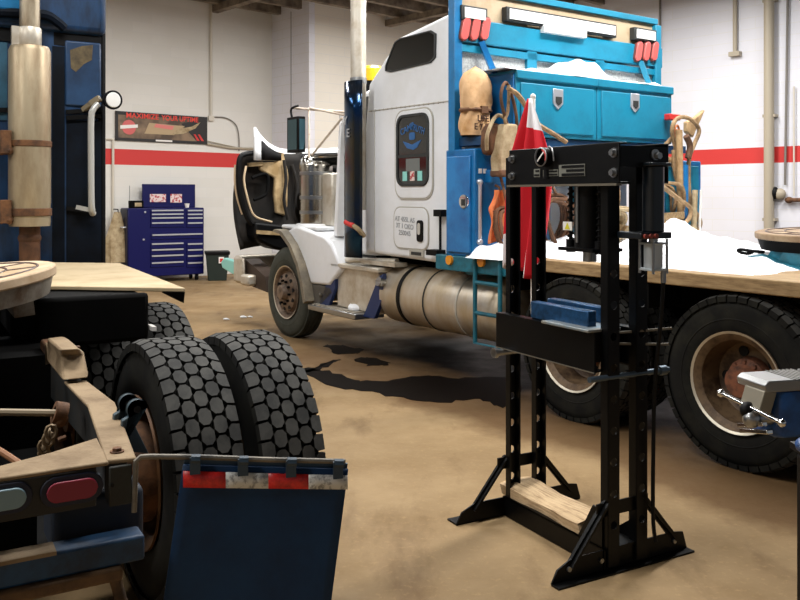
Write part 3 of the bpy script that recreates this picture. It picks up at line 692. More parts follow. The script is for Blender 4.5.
# fender behind the front wheel
m = MB(); m.pxz([(-.06, 1.22), (.1, 1.16), (.3, 1.0), (.46, .8), (.54, .66), (.95, .68), (1.2, .88), (1.0, 1.12), (.85, 1.2), (.6, 1.24), (.2, 1.3)], .04, .55); fe = build('fender', m, white_paint, truck, bevel=.03, seg=3)
m = MB(); arch = [(-.2, 1.22), (-.02, 1.2), (.2, 1.06), (.38, .86), (.48, .66), (.55, .45)]
m.loft([[(x, -.06, z), (x+.05, -.06, z+.03), (x+.05, .5, z+.03), (x, .5, z)] for x, z in arch]); build('arch_lip', m, mat('grey rubber arch', '#6f675a', .7, col2='#8e8470', scale=6), fe)
m = MB(); m.pxz([(.5, .66), (.93, .66), (1.0, .6), (.7, .42), (.55, .42)], .06, .12); m.ball((.75, .05, .56), .025); build('splash_flap', m, mat('grey splash flap', '#57524a', .8), fe, bevel=.01)
m = MB(); m.box(-.25, .6, .08, .6, 1.25, 1.3); m.lathe([(0, .24), (.1, .26)], (.2, .33, 1.22), (0, 0, 1), 20, True, True); build('fender_top', m, white_paint, fe, bevel=.02)
# bumper
m = MB(); m.box(-1.52, -1.34, .05, 2.4, .5, .86); m.pxz([(-1.5, .52), (-1.5, .84), (-1.22, .84), (-1.18, .52)], .02, .07); bu = build('bumper', m, dirty_chrome, truck, bevel=.03)
m = MB(); a = tp(246, 272, 0); m.pxz([(-1.3, .82), (-.72, .64), (-.66, .45), (-1.25, .5)], .1, .3); build('frame_horn', m, mat('brown frame horn', '#3b2d23', .7), bu)
m = MB(); m.pxz([(-2.0, .74), (-1.95, .66), (-1.6, .6), (-1.5, .64), (-1.5, .78), (-1.9, .8)], .06, .14); build('bumper_corner', m, cyan, bu, bevel=.015)
m = MB(); m.box(-1.2, -.98, -.02, .12, .5, .64); build('tow_hook', m, dirty_chrome, bu, bevel=.03)

# step box, steps and fuel tank
m = MB(); m.box(1.02, 1.83, .1, .62, .46, .9); m.box(.98, 1.9, .04, .64, .88, .93); sb = build('step_box', m, dirty_chrome, truck, bevel=.012)
m = MB(); m.box(.62, 1.6, -.04, .32, .39, .45); tr_ = build('step_tread', m, steel, sb, bevel=.01)
m = MB()
for k in range(9): m.box(.68+k*.1, .73+k*.1, -.02, .28, .45, .458)
build('tread_ribs', m, dirty_chrome, tr_)
for x0 in (.68, 1.6):
    m = MB(); m.pxz([(x0, .42), (x0+.2, .42), (x0+.36, .66), (x0+.36, .88), (x0+.28, .84)], .06, .1); build('step_gusset', m, mat('navy gusset', '#172c5a', .5), sb)
m = MB(); m.tube(smooth_path([(1.05, .2, .96), (1.3, .1, .97), (1.6, .15, .98), (2.0, .2, 1.0)]), .03, 8); m.box(1.5, 2.1, .1, .25, .95, .99); build('step_pipe', m, dirty_chrome, sb)
m = MB(); m.ball((1.3, .12, .47), .05); m.ball((1.38, .1, .48), .07, 1.2, 1, .6); m.ball((1.2, .15, .47), .04); tag(build('snow_lump', m, snow_mat), 'small clump of snow left on the step of the white truck', 'snow lump')
place(bpy.data.objects['snow_lump'], TF)
ty, tz, trr = .34, .67, .285
m = MB(); m.lathe([(1.86, 0), (1.86, trr-.05), (1.875, trr-.015), (1.9, trr), (3.58, trr), (3.62, trr-.02), (3.64, trr-.06), (3.64, 0)], (0, ty, tz), (1, 0, 0), 48); tk = build('fuel_tank', m, alu_tank, truck)
for x, w, mm in ((2.22, .05, black), (2.62, .012, gasket), (3.1, .016, seam)):
    m = MB(); m.lathe([(x-w/2, trr+.001), (x-w/2, trr+.008), (x+w/2, trr+.008), (x+w/2, trr+.001)], (0, ty, tz), (1, 0, 0), 48); build('tank_strap', m, mm, tk)
a = tp(385, 283, .1); m = MB(); m.cyl((a.x, .09, a.z), (a.x, .02, a.z+.02), .045); m.box(a.x-.05, a.x+.05, .02, .035, a.z-.02, a.z+.03); build('filler_cap', m, steel, tk)
m = MB(); m.tube(smooth_path([(2.9, .3, .955), (3.1, .2, 1.0), (3.35, .2, .99)]), .02, 8); build('fuel_line', m, leather, tk)

# deck
m = MB(); m.box(3.3, 6.5, 0, 2.62, 1.07, 1.16); dk = build('deck', m, wood_deck, truck, bevel=.008)
m = MB(); m.box(2.92, 3.85, -.03, .12, 1.0, 1.13); m.box(2.95, 3.06, 0, 2.75, 1.0, 1.13); m.box(3.3, 3.42, 0, 2.75, .98, 1.1); br_ = build('deck_side_rail', m, teal, truck, bevel=.01)
for px, py in ((450.5, 260), (482.5, 262)):
    a = tp(px, py, -.03); m = MB(); m.cyl((a.x, -.03, a.z), (a.x, -.055, a.z), .04); build('marker_light', m, amber, br_)
m = MB(); m.box(6.42, 6.55, -.02, .5, .98, 1.16); build('tail_bracket', m, mat('grey bracket', '#8b8f91', .5), dk)
# ladder
x0, x1 = tp(476, 300, -.03).x, tp(501, 300, -.03).x
m = MB(); m.tube([(x0, -.04, 1.16), (x0, -.04, .43), (x1, -.04, .43), (x1, -.04, 1.14)], .019, 8)
ld = build('ladder', m, teal, truck)
for z in (.68, .93):
    m = MB(); m.tube([(x0, -.04, z), (x1, -.04, z)], .017, 8); build('rung', m, teal, ld)

# headache rack
RX = 3.1
def rk(px, py, x=RX): return tx(px, py, x)
m = MB(); m.box(RX-.04, RX+.05, .0, .09, 1.1, 3.45); rack = build('headache_rack', m, mat('blue rack post', '#1673ab', .4, col2='#125d8c', scale=5), truck, bevel=.008)
m = MB(); m.box(RX-.04, RX+.05, 2.68, 2.77, 1.1, 3.42); build('rack_post', m, blue_paint, rack, bevel=.008)
m = MB(); m.box(RX-.06, RX+.04, .02, 2.8, 2.98, 3.19); build('beam', m, blue_paint, rack, bevel=.01)
m = MB(); m.box(RX-.03, RX+.03, .0, 2.74, 3.43, 3.49); build('top_bar', m, blue_paint, rack, bevel=.006)
m = MB(); m.box(RX-.02, RX+.0, .03, 2.74, 3.19, 3.43); build('cream_panel', m, cream_panel, rack)
m = MB(); m.box(RX-.03, RX+.03, .05, 2.74, 2.9, 2.96); m.box(RX-.03, RX+.03, .05, 2.74, 2.5, 2.56); build('mid_rail', m, blue_paint, rack)
for px in (530, 598, ):
    y = rk(px, 60).y; m = MB(); m.box(RX-.03, RX+.03, y-.06, y+.06, 2.5, 2.98); build('rack_upright', m, blue_paint, rack)
m = MB(); m.box(RX-.02, RX-.005, .09, 2.7, 2.2, 2.92); build('mesh_panel', m, mesh_grey, rack)
for xs in ((464.5, 474.5, 484.5), (638, 646, 654)):
    for px in xs:
        py = 29 if px < 500 else 51.5
        a = rk(px, py, RX+.05); m = MB(); sk = .012
        m.pyz([(a.y+(y-0)*1+ (z)*.22, a.z+z) for y, z in rrect(0, 0, .085, .2, .042)], RX+.03, RX+.075); l_ = build('oval_light', m, red_oval, rack, bevel=.008)
        m = MB(); o_ = [(a.y+y+z*.22, a.z+z) for y, z in rrect(0, 0, .105, .22, .052)]; i_ = [(a.y+y+z*.22, a.z+z) for y, z in rrect(0, 0, .085, .2, .042)]
        n_ = len(o_)
        for i in range(n_): m.pyz([o_[i], o_[(i+1) % n_], i_[(i+1) % n_], i_[i]], RX+.03, RX+.06)
        build('light_gasket', m, mat('brown gasket', '#6a3a35', .6), l_)
for p0, p1 in (((461, 12), (487, 16)), ((506, 15), (616, 30)), ((634, 33), (656, 37))):
    a, c = rk(*p0, RX+.06), rk(*p1, RX+.06); zc = (a.z+c.z)/2
    m = MB(); m.box(RX+.0, RX+.07, a.y, c.y, zc-.065, zc+.065); lb = build('light_bar', m, gasket, rack, bevel=.008)
    m = MB(); m.box(RX+.068, RX+.08, a.y+.03, c.y-.03, zc-.045, zc+.045); build('light_bar_lens', m, lamp_white, lb)
a, c = rk(542, 30, RX+.06), rk(585, 35, RX+.06)
m = MB(); m.box(RX+.03, RX+.09, a.y, c.y, 3.16, 3.23); build('work_light', m, lamp_white, rack, bevel=.008)
m = MB(); m.box(RX+.01, RX+.03, rk(525, 25).y, rk(600, 30).y, 3.2, 3.27); build('cream_strip', m, cream_panel, rack)
m = MB(); m.bar(rk(481, 42, RX+.05), rk(497, 80, RX+.12), .05, .05); build('brace', m, blue_dark, rack)
m = MB(); m.bar(rk(641, 62, RX+.05), rk(649, 84, RX+.12), .05, .05); build('brace', m, blue_paint, rack)
# toolboxes across the rack (two halves)
bx0, bx1 = 3.14, 3.52
ya, yb_ = tx(516, 100, bx1).y, tx(672, 110, bx1).y; ym = tx(597, 105, bx1).y; zb, zt = 2.15, 2.70
for y0, y1, lp in ((ya, ym-.004, (558, 97)), (ym+.004, yb_, (635, 101))):
    m = MB(); m.box(bx0, bx1, y0, y1, zb, zt); bx = build('toolbox', m, blue_paint, truck, bevel=.012)
    m = MB(); m.box(bx0-.01, bx1+.02, y0-.004, y1+.004, zt-.06, zt+.015); build('lid', m, blue_paint, bx, bevel=.008)
    m = MB(); m.box(bx1, bx1+.014, y0+.05, y1-.05, zb+.04, zt-.09); dd = build('door', m, blue_paint, bx, bevel=.008)
    a = tx(lp[0], lp[1], bx1+.02)
    m = MB(); m.pyz([(a.y+y, a.z+z) for y, z in ((-.06, .07), (.06, .07), (.06, -.06), (0, -.11), (-.06, -.06))], bx1+.01, bx1+.028); la = build('latch', m, silver, dd, bevel=.005)
    m = MB(); m.pyz([(a.y+y, a.z+z) for y, z in ((-.035, .0), (.035, .0), (.035, -.05), (0, -.075), (-.035, -.05))], bx1+.028, bx1+.034); build('latch_recess', m, gasket, la)
m = MB(); m.box(bx0, bx1-.01, ya-.02, ya-.002, zb, zt-.01); eb = build('toolbox_end', m, blue_dark, truck, bevel=.006)
m = MB(); m.pyz([(0, 0)]*0 or [(ya-.2, zb), (ya-.02, zb), (ya-.02, zt-.02), (ya-.16, zt-.02)], bx0, bx0+.03); build('toolbox_end', m, blue_dark, truck)
m = MB(); m.box(3.05, 3.5, .08, ya, zb-.06, zb); m.box(3.05, 3.09, .08, ya, zb, zt); build('shelf', m, mat('dark blue shelf', '#0e3a5e', .5), truck)
# side cabinet
m = MB(); m.box(3.03, 3.42, .0, .62, 1.13, 2.04); cbn = build('side_cabinet', m, blue_dark, truck, bevel=.012)
a, c = tp(450, 152), tp(472, 255)
m = MB(); m.box(3.06, 3.375, -.018, .002, 1.16, 1.98); cd = build('door', m, mat('weathered blue door', '#1f7cbd', .35, col2='#145a9a', scale=2.5, coat=.3), cbn, bevel=.008)
a = tp(464, 201.5, -.02); m = MB(); m.lathe([(0, .062), (.012, .058), (.014, .04)], (a.x, -.016, a.z), (0, -1, 0), 20, True, True); lt = build('latch', m, chrome, cd)
m = MB(); m.box(a.x-.02, a.x+.02, -.036, -.028, a.z-.035, a.z+.02); build('latch_lever', m, gasket, lt)
m = MB(); a, c = tx(478, 182, 3.43), tx(477.5, 242, 3.43); m.tube([a+V((0, .02, 0)), V((a.x, a.y+.02, c.z))], .016, 8); m.ball((a.x, a.y+.02, a.z), .028); m.ball((a.x, a.y+.02, c.z), .028); build('grab_bar', m, silver, cbn)
m = MB(); a = tx(482, 171, 3.43); m.box(3.42, 3.43, a.y-.03, a.y, a.z-.02, a.z+.02); m.box(3.42, 3.43, a.y+.02, a.y+.05, a.z-.02, a.z+.02); build('lettering', m, sign_white, cbn)
m = MB(); a = tx(498, 176, 3.45); m.box(3.42, 3.5, a.y-.12, a.y+.25, a.z-.06, a.z+.05); build('hook_bracket', m, blue_dark, cbn, bevel=.008)
# lower structure behind the press
m = MB(); m.box(3.4, 3.75, 2.0, 2.60, 1.3, 1.98); rc = build('rear_cabinet', m, blue_dark, truck, bevel=.012)
m = MB(); m.box(3.75, 3.76, 2.05, 2.55, 1.36, 1.93); build('door', m, blue_paint, rc, bevel=.006)
for y0 in (.95, 1.45):
    m = MB(); m.box(3.1, 3.2, y0, y0+.1, 1.1, 2.2); build('rack_support', m, blue_paint if y0 > 1.2 else blue_dark, rack)
m = MB(); m.box(3.1, 3.5, .05, 2.7, 2.07, 2.14); build('toolbox_shelf', m, mat('dark blue shelf', '#0e3a5e', .5), rack)
m = MB(); m.box(3.06, 3.1, .6, 1.2, 1.1, 2.1); build('bulkhead', m, blue_dark, rack)

# fifth wheels (white truck's rear one here; the tractor's below)
def fifth_wheel(parent, top_m, base_m, R=.52):
    """axis z, throat toward local -y side; built around its own origin"""
    m = MB(); pts = []
    for i in range(41):
        a = math.radians(-80+i*340/40*1.0) if False else math.radians(-70+320*i/40)
        pts.append((R*math.cos(a), R*math.sin(a)))
    pts += [(R*.2, -R*.2), (R*.24, -.05), ] if False else []
    a0 = math.radians(-110); a1 = math.radians(-70)
    pts = [(R*math.cos(t), R*math.sin(t)) for t in [math.radians(-70+320*i/40) for i in range(41)]]
    pts += [(-.06, -.1), (-.05, .03), (.05, .03), (.06, -.1)]
    m.pxy(pts, -.02, .025); pl = build('top_plate', m, top_m, parent, bevel=.008)
    m = MB()
    for r in (R*.62, R*.86):
        m.tube([(r*math.cos(math.radians(-60+300*i/40)), r*math.sin(math.radians(-60+300*i/40)), .025) for i in range(41)], .006, 6)
    for k in range(9):
        t = math.radians(-50+280*k/8); m.tube([(R*.62*math.cos(t), R*.62*math.sin(t), .025), (R*.86*math.cos(t), R*.86*math.sin(t), .025)], .005, 6)
    build('grease_groove', m, mat('dark grease', '#4a3328', .5), pl)
    m = MB(); m.lathe([(-.095, R*.93), (-.02, R*.97)], (0, 0, 0), (0, 0, 1), 48); m.box(-R*.8, R*.8, -.06, .06, -.12, -.02); m.box(-R*.75, -R*.6, -.25, .25, -.16, -.02); m.box(R*.6, R*.75, -.25, .25, -.16, -.02)
    build('skirt', m, base_m, parent)
    return pl
fwt = bpy.data.objects.new('fifth_wheel', None); COL.objects.link(fwt); fwt.parent = truck; fwt.location = (5.77, 1.28, 1.375); fwt.rotation_euler = (0, math.radians(-2), PI/2)
fifth_wheel(fwt, mat('rusty fifth wheel top', '#7f654b', .7, .2, col2='#a08a6c', scale=4), blackish, .52)
m = MB(); m.box(-.5, .5, -.2, .28, -.222, -.17); m.pyz([(-.28, -.2), (.3, -.2), (.18, -.02), (-.3, -.02)], -.42, -.38); m.pyz([(-.2, -.215), (.5, -.215), (.6, -.19), (.3, -.12)], -.55, -.4); m.pyz([(-.3, -.2), (.2, -.2), (.05, -.03), (-.1, -.03)], -.47, -.4); m.pyz([(-.3, -.2), (.2, -.2), (.05, -.03), (-.1, -.03)], .4, .47); build('mount_base', m, teal, fwt)
m = MB(); pts = [tp(x, y, .9) for x, y in ((764, 252), (752, 251), (742, 249.5), (738, 250.5), (741, 252.5), (748, 253.5), (753, 252))]
m.tube(smooth_path(pts, 4), .012, 6); build('release_handle', m, blackish, truck)

# ================================================================ THINGS ON THE WHITE TRUCK
def tthing(name, label, cat, group=None): return empty(name, TF, label, cat, group)
# snow
def snow_patch(name, x0, x1, y0, y1, zb, f, label, nu=46, nv=46):
    m = MB()
    def g(u, v):
        e = min(1, min(u, 1-u, v, 1-v)*9); e = e*e*(3-2*e)
        x, y = x0+(x1-x0)*u, y0+(y1-y0)*v
        n = .02*math.sin(9*x+3*y)+.015*math.sin(17*y-5*x)+.012*math.sin(31*x+23*y)
        return (x+.05*math.sin(7*y)*(u-.5), y+.05*math.sin(6*x)*(v-.5), zb+e*max(.02, f(x, y)+n))
    m.patch(g, nu, nv); o = build(name, m, snow_mat); place(o, TF)
    return tag(o, label, 'snow', None, 'stuff')
def gs(x, y, cx, cy, sx, sy, h): return h*math.exp(-((x-cx)/sx)**2-((y-cy)/sy)**2)
snow_patch('snow', 3.44, 5.9, .1, 2.6, 1.155, lambda x, y: .05+gs(x, y, 3.9, 1.95, .3, .28, .24)+gs(x, y, 3.6, .9, .4, .5, .12)+gs(x, y, 4.9, 2.1, .6, .4, .03),
           'thick white snow heaped along the timber deck of the white truck')
c = tx(578, 78, 3.33)
snow_patch('snow', 3.13, 3.52, ya-.15, yb_, 2.715, lambda x, y: .012+gs(x, y, 3.32, c.y, .5, .3, .17), 'white snow mounded on top of the bright blue toolboxes', 14, 50)
a = tx(490, 250, 3.5)
snow_patch('snow', 3.43, 3.84, a.y-.2, .6, 1.135, lambda x, y: .05+gs(x, y, 3.55, .3, .3, .3, .06), 'small drift of snow on the ladder landing under the orange cloth', 12, 20)
snow_patch('snow', 3.06, 3.4, .12, .58, 2.045, lambda x, y: .04+gs(x, y, 3.2, .35, .2, .2, .05), 'small cap of snow on top of the blue side cabinet', 12, 14)

# paper sack
a, b_, tt = tx(459, 100, 3.3), tx(488, 100, 3.3), tx(474, 66, 3.3)
sack = tthing('paper_sack', 'crumpled brown paper sack strapped beside the blue rack post', 'sack')
zb_ = 2.155; ht = tt.z-zb_; cy = (a.y+b_.y)/2+.02; hw = .135
def sk(u, v):
    th = 2*PI*u; r = 1.0-.1*math.sin(PI*v*2)*0; r = (.98, 1.02, 1, .95, .98, 1.03, 1.05, 1.03, .95, .75, .0)
    k = v*10; i = min(9, int(k)); rr_ = r[i]+(r[i+1]-r[i])*(k-i)
    rr_ *= 1+.07*math.sin(3*th+9*v)+.05*math.sin(7*th-13*v)
    ex = 2.6; cx_, sy__ = math.cos(th), math.sin(th)
    q_ = (abs(cx_)**ex+abs(sy__)**ex)**(-1/ex)
    return (3.3+.1*cx_*q_*rr_, cy+hw*sy__*q_*rr_, zb_+ht*v)
m = MB(); m.patch(sk, 40, 28); build('sack_body', m, paper, sack)
m = MB()
zs = zb_+ht*.36
m.tube([(3.3+.105*math.cos(t), cy+.14*math.sin(t), zs) for t in [2*PI*i/24 for i in range(24)]], .018, 6, True); m.box(3.39, 3.42, cy-.03, cy+.04, zs-.03, zs+.03); build('strap', m, leather, sack)
text('lettering', 'LIFE', .075, ink, sack, (3.412, cy-.01, zb_+ht*.23), (0, 1, 0), (0, 0, 1)); text('lettering', 'E 7 8 3', .075, ink, sack, (3.41, cy-.0, zb_+ht*.11), (0, 1, 0), (0, 0, 1))

# tool bags with straps hanging at the toolbox corner
a = tx(501, 140, 3.6); b2 = tx(510, 150, 3.62)
bag = tthing('tool_bag', 'worn brown leather tool bag hung at the toolbox corner', 'bag')
m = MB(); m.loft([[(3.5+dx*w, a.y+dy*w, z) for dx, dy in ((-.07, -.12), (.07, -.12), (.07, .12), (-.07, .12))] for z, w in ((1.98, .7), (2.05, .85), (2.18, .8), (2.25, .5))]); build('bag_body', m, leather, bag, bevel=.03)
m = MB(); m.tube(smooth_path([(3.55, a.y-.11, 2.02), (3.58, a.y-.13, 2.15), (3.56, a.y-.02, 2.3), (3.54, a.y+.1, 2.28), (3.56, a.y+.12, 2.1)]), .016, 8); build('handle', m, canvas, bag)
pouch = tthing('tool_pouch', 'pale canvas tool pouch hanging over the corner of the blue side cabinet', 'pouch')
m = MB(); m.loft([[(3.58+dx*.06, b2.y-.02+dy*.085*w-s_, z) for dx, dy in ((-1, -1), (1, -1), (1, 1), (-1, 1))] for z, w, s_ in ((1.83, .8, .04), (1.95, 1, .03), (2.12, 1, .0), (2.24, .8, -.03))]); build('pouch_body', m, canvas, pouch, bevel=.02)
m = MB(); m.box(3.51, 3.65, b2.y-.13, b2.y+.04, 1.80, 1.86); build('pouch_bottom', m, leather, pouch, bevel=.015)
m = MB(); m.tube(smooth_path([(3.6, b2.y, 2.2), (3.62, b2.y-.1, 2.45), (3.6, b2.y-.02, 2.58), (3.58, b2.y+.1, 2.35), (3.6, b2.y+.12, 2.0)]), .014, 8); build('strap', m, leather, pouch)
m = MB(); pts = [tx(x, y, 3.66) for x, y in ((508, 88), (511, 90), (518, 95), (527, 108), (535, 122), (552, 133), (566, 142))]
m.tube(smooth_path(pts, 5), .022, 8); pts = [tx(x, y, 3.62) for x, y in ((509, 85), (508, 110), (505, 122), (512, 130))]; m.tube(smooth_path(pts, 4), .014, 8)
tag(place(build('hanging_hose', m, rope_mat), TF), 'tan hose sagging from the toolbox corner behind the flag', 'hose')
# orange cloth
a, c = tx(497, 190, 3.52), tx(496, 241, 3.52)
def oc(u, v):
    w = (.05+.06*min(1, v*2.5))*(1.15-.3*max(0, v-.75)); x = (u-.5)*2
    return (3.54+.035*math.sin(9*u+2*v)+.02*math.cos(13*u)*v, a.y+.01+w*x+.02*math.sin(5*v)-.05*max(0, 1-abs(v-.35)*4)*max(0, -x), a.z-(a.z-c.z)*v-.025*math.sin(7*u)*v)
m = MB(); m.patch(oc, 18, 18); o = tthing('work_rag', 'orange work rag hanging on the rear of the blue side cabinet', 'rag')
build('rag_cloth', m, orange_cloth, o, solid=.008)
m = MB(); m.tube([(3.5, a.y, a.z+.04), (3.55, a.y, a.z+.02), (3.55, a.y, a.z-.01)], .012, 6); build('hook', m, rust, o)

# flag and its pole
fx, fy = 3.95, .0
fl_ = tthing('flag', 'red and white flag hanging in folds from a pole on the truck side', 'flag')
a, c = tp(536, 96, fy), tp(533, 314, fy)
fx = c.x
m = MB(); m.cyl((fx, fy, c.z), (fx+.0, fy, a.z), .018, n=12); m.ball((fx, fy, a.z), .022); build('pole', m, sign_white, fl_)
m = MB(); m.box(fx-.05, fx+.05, fy-.03, fy+.06, 1.02, 1.12); build('pole_bracket', m, black, fl_)
zt_, zb2 = a.z-.02, tp(530, 268, fy).z
def fcl(u, v):
    w0 = .02+.17*min(1, v*3)+.05*math.sin(PI*v)
    x = (u-.5)*2
    fold = .055*math.sin(u*21+2*v)*(min(1, v*2.5)); 
    z = zt_-(zt_-zb2)*v-.28*(u-.35)**2*min(1, v*2)+.03*math.sin(7*u)*v
    return (fx-.02+x*w0*.62+.03*math.sin(3*v+1), fy-.045+fold+x*w0*.35-.04*v, z)
m = MB(); m.patch(fcl, 60, 36, lambda u, v: 1 if (v > .35 and u < .14) or (.60+.03*math.sin(5*v) < u < .74 and v > .2) or (v < .17 and u > .4) or (v > .8 and u < .36) else 0); build('cloth', m, [flag_red, flag_white], fl_, solid=.004)

# ropes, hoses, gear on the far rear corner and behind the press
def hose(label, pts, r, mt=rope_mat, name='hose', cat='hose', group=None, x=None):
    m = MB(); m.tube(smooth_path([tx(p[0], p[1], p[2]) for p in pts], 6), r, 8); o = build(name, m, mt); place(o, TF); return tag(o, label, cat, group)
hose('tan air hose looping high over the rusty bracket at the rack end', [(676, 150, 3.78), (672, 130, 3.8), (678, 118, 3.82), (690, 119, 3.84), (699, 130, 3.84), (694, 145, 3.84), (689, 160, 3.84), (689, 190, 3.84), (692, 212, 3.86)], .02)
hose('tan air hose snaking down past the blue rear cabinet to the deck', [(674, 150, 3.8), (676, 175, 3.82), (685, 195, 3.84), (692, 208, 3.86), (700, 222, 3.88), (694, 234, 3.88), (684, 238, 3.88)], .024)
hose('dark hose hanging from the orange hook at the rack end', [(686, 136, 3.86), (690, 146, 3.86), (688, 158, 3.86)], .03, leather)
hose('tan hose running across behind the press pump', [(655, 150, 3.7), (664, 146, 3.72), (672, 138, 3.75)], .022)
hose('brown hose crossing low behind the press pump cylinder', [(655, 180, 3.9), (667, 190, 3.92), (680, 200, 3.92), (690, 208, 3.92), (688, 220, 3.92), (676, 228, 3.92), (666, 232, 3.92)], .022)
def tr_bar(name, label, cat, pts, r, mt, n=10):
    m = MB(); m.tube([tx(*p) for p in pts], r, n); o = build(name, m, mt); place(o, TF); return tag(o, label, cat)
tr_bar('wooden_pole', 'tall tan wooden pole standing by the blue rear cabinet', 'pole', [(679, 130, 3.86), (681, 248, 3.86)], .032, mat('tan wood', '#b99a70', .8, col2='#8b6a44', scale=8))
tr_bar('wooden_pole', 'slimmer pale pole with yellow grip beside the blue rear cabinet', 'pole', [(695, 190, 3.9), (693, 248, 3.9)], .028, canvas)
tr_bar('broom_handle', 'thin blue post between the two hanging hoses at the rack end', 'post', [(685, 165, 3.88), (685, 247, 3.88)], .03, blue_dark)
tr_bar('level_stick', 'thin pale rod leaning at the far end of the rack', 'rod', [(701, 190, 3.9), (699, 247, 3.9)], .012, sign_white)
o = tthing('folded_tarp', 'tan canvas scrap and bracket at the toolbox end', 'canvas scrap')
m = MB(); m.prism([tx(x, y, 3.7) for x, y in ((683, 122), (690, 119), (701, 110), (697, 120), (693, 128), (689, 138), (683, 132))], (.05, 0, 0)); build('canvas_scrap', m, mat('tan wood', '#b99a70', .8), o, bevel=.01)
m = MB(); m.box(3.55, 3.62, tx(676, 110, 3.6).y-.12, tx(676, 110, 3.6).y+.05, 2.38, 2.44); build('red_clip', m, red_mark, o, bevel=.008)
# chain links
ch = tthing('tow_chain', 'rusty tow chain hanging at the right end of the toolboxes', 'chain')
m = MB()
for k in range(8):
    a = tx(677, 130+k*4.6, 3.74); t = k % 2
    m.tube([a+V(((.03*math.sin(q) if t else 0), (0 if t else .03*math.sin(q)), .045*math.cos(q))) for q in [2*PI*i/10 for i in range(10)]], .011, 6, True)
build('links', m, mat('orange rust', '#b0683c', .8), ch)
m = MB(); a = tx(673, 162, 3.76); m.ball(a, .06, .8, 1, .9); m.tube([a, a+V((0, -.25, .05))], .035); build('coupler', m, rope_mat, ch)
# rope coils behind the ram
def coil(label, px, py, x, r, n, seed, mt=rope_mat, h=1.5):
    rnd = random.Random(seed); c = tx(px, py, x); m = MB()
    for k in range(n):
        rr_ = r*(.75+.4*rnd.random()); ph = rnd.random()*.6; dx = (k-n/2)*.035
        m.tube([c+V((dx+.03*math.sin(q*2+ph), rr_*math.cos(q), h*rr_*math.sin(q)*(1+.1*math.sin(3*q+ph)))) for q in [2*PI*i/22 for i in range(22)]], .016, 6, True)
    m.tube(smooth_path([c+V((0, 0, h*r*.95)), V(((c.x+3.5)/2, c.y, c.z*.4+1.25)), V((3.46, c.y, 2.06))], 4), .012, 6)
    o = build('rope_coil', m, mt); place(o, TF); return tag(o, label, 'rope')
coil('coil of tan rope hanging behind the press pump cylinder', 664, 208, 3.8, .16, 7, 1)
coil('coil of tan rope hanging just right of the press ram', 600, 205, 3.8, .15, 6, 2)
coil('coil of dark tan rope hanging behind the flag', 556, 222, 3.7, .17, 5, 3, leather)
coil('thin coil of rope beside the orange work rag', 507, 230, 3.65, .1, 3, 4, leather, 2.2)
coil('short wide coil of pale rope hanging right of the press ram', 616, 222, 3.95, .17, 5, 8, canvas, .7)
m = MB(); m.bar(tx(655, 217, 3.9), tx(682, 215, 3.9), .06, .06); m.bar(tx(596, 225, 3.9), tx(640, 230, 3.9), .05, .05); tag(place(build('timber_offcut', m, wood_deck), TF), 'pair of short timber offcuts poking out behind the press', 'timber')
# tools on the far deck edge
a = tp(712, 246, 2.45)
o = tthing('strap_roll', 'blue rolled ratchet strap on the far deck edge', 'strap'); a = tp(702, 246, 2.45)
m = MB(); m.cyl((a.x-.12, 2.42, a.z), (a.x+.12, 2.5, a.z), .08); build('roll', m, mat('blue webbing', '#1b3d8c', .8), o)
m = MB(); m.tube([(a.x+.05, 2.33, a.z+.03), (a.x+.05, 2.33, a.z-.06), (a.x+.2, 2.3, a.z-.08)], .02); build('tail', m, mat('blue webbing', '#1b3d8c', .8), o)
o = tthing('grinder', 'black hand grinder lying on the far deck edge', 'power tool'); a = tp(722, 244, 2.45)
m = MB(); m.cyl((a.x-.2, 2.45, a.z-.02), (a.x+.16, 2.45, a.z-.02), .045); m.ball((a.x-.2, 2.45, a.z), .08); m.ball((a.x+.0, 2.45, a.z+.0), .06, 1.5, 1, 1); build('tool_body', m, black, o)
m = MB(); m.box(a.x+.16, a.x+.3, 2.41, 2.49, a.z-.05, a.z+.02); build('handle', m, black, o, bevel=.01)

# ================================================================ BLUE TRACTOR (near left)
trac = empty('tractor', LF, 'blue tractor unit with bare dusty frame seen from behind', 'truck')
def lx(px, py, x=0): return LF.atx(px, py, x)
def lz(px, py, z): return LF.atz(px, py, z)
def ly(px, py, y): return LF.aty(px, py, y)
for x, yo, s in ((1.22, -1.175, .1), (2.42, -1.06, .7)):
    wh = wheel(trac, x, yo, 'deep', s, rim_tan)
    wi = wheel(trac, x, yo+.33, 'inner', s+.3, rim_brown)
    wh.rotation_euler.z = wi.rotation_euler.z = math.radians(2)
    wheel(trac, x, 1.2, 'inner', s, rim_brown)
    wheel(trac, x, .85, 'inner', s+.2, rim_brown)
for x in (1.22, 2.42):
    m = MB(); m.cyl((x, -1.1, .52), (x, 1.1, .52), .075); m.ball((x, 0, .54), .24); build('axle', m, blackish, trac)
    m = MB(); m.cyl((x, -.75, .52), (x, -.66, .52), .2); build('brake_drum', m, rust, trac)
# frame rails with dust on top
RZ = .95
def flat(pts_, z0, z1, name, mt, bevel=.004): 
    m = MB(); m.pxy(pts_, z0, z1); return build(name, m, mt, trac, bevel=bevel)
top = [(-.01, -.43), (.647, -.508), (1.05, -.485), (1.08, -.41), (.65, -.42), (.006, -.355)]
flat(top, RZ-.012, RZ, 'rail_cap', dust)
flat([(.1, -.43), (.647, -.5), (1.05, -.48), (4.0, -.48), (4.0, -.42), (1.05, -.42), (.65, -.43), (.1, -.37)], .8, RZ-.013, 'frame_rail', frame_grey)
flat([(.0, .43), (4.0, .43), (4.0, .49), (.0, .49)], .7, RZ-.013, 'frame_rail', frame_grey)
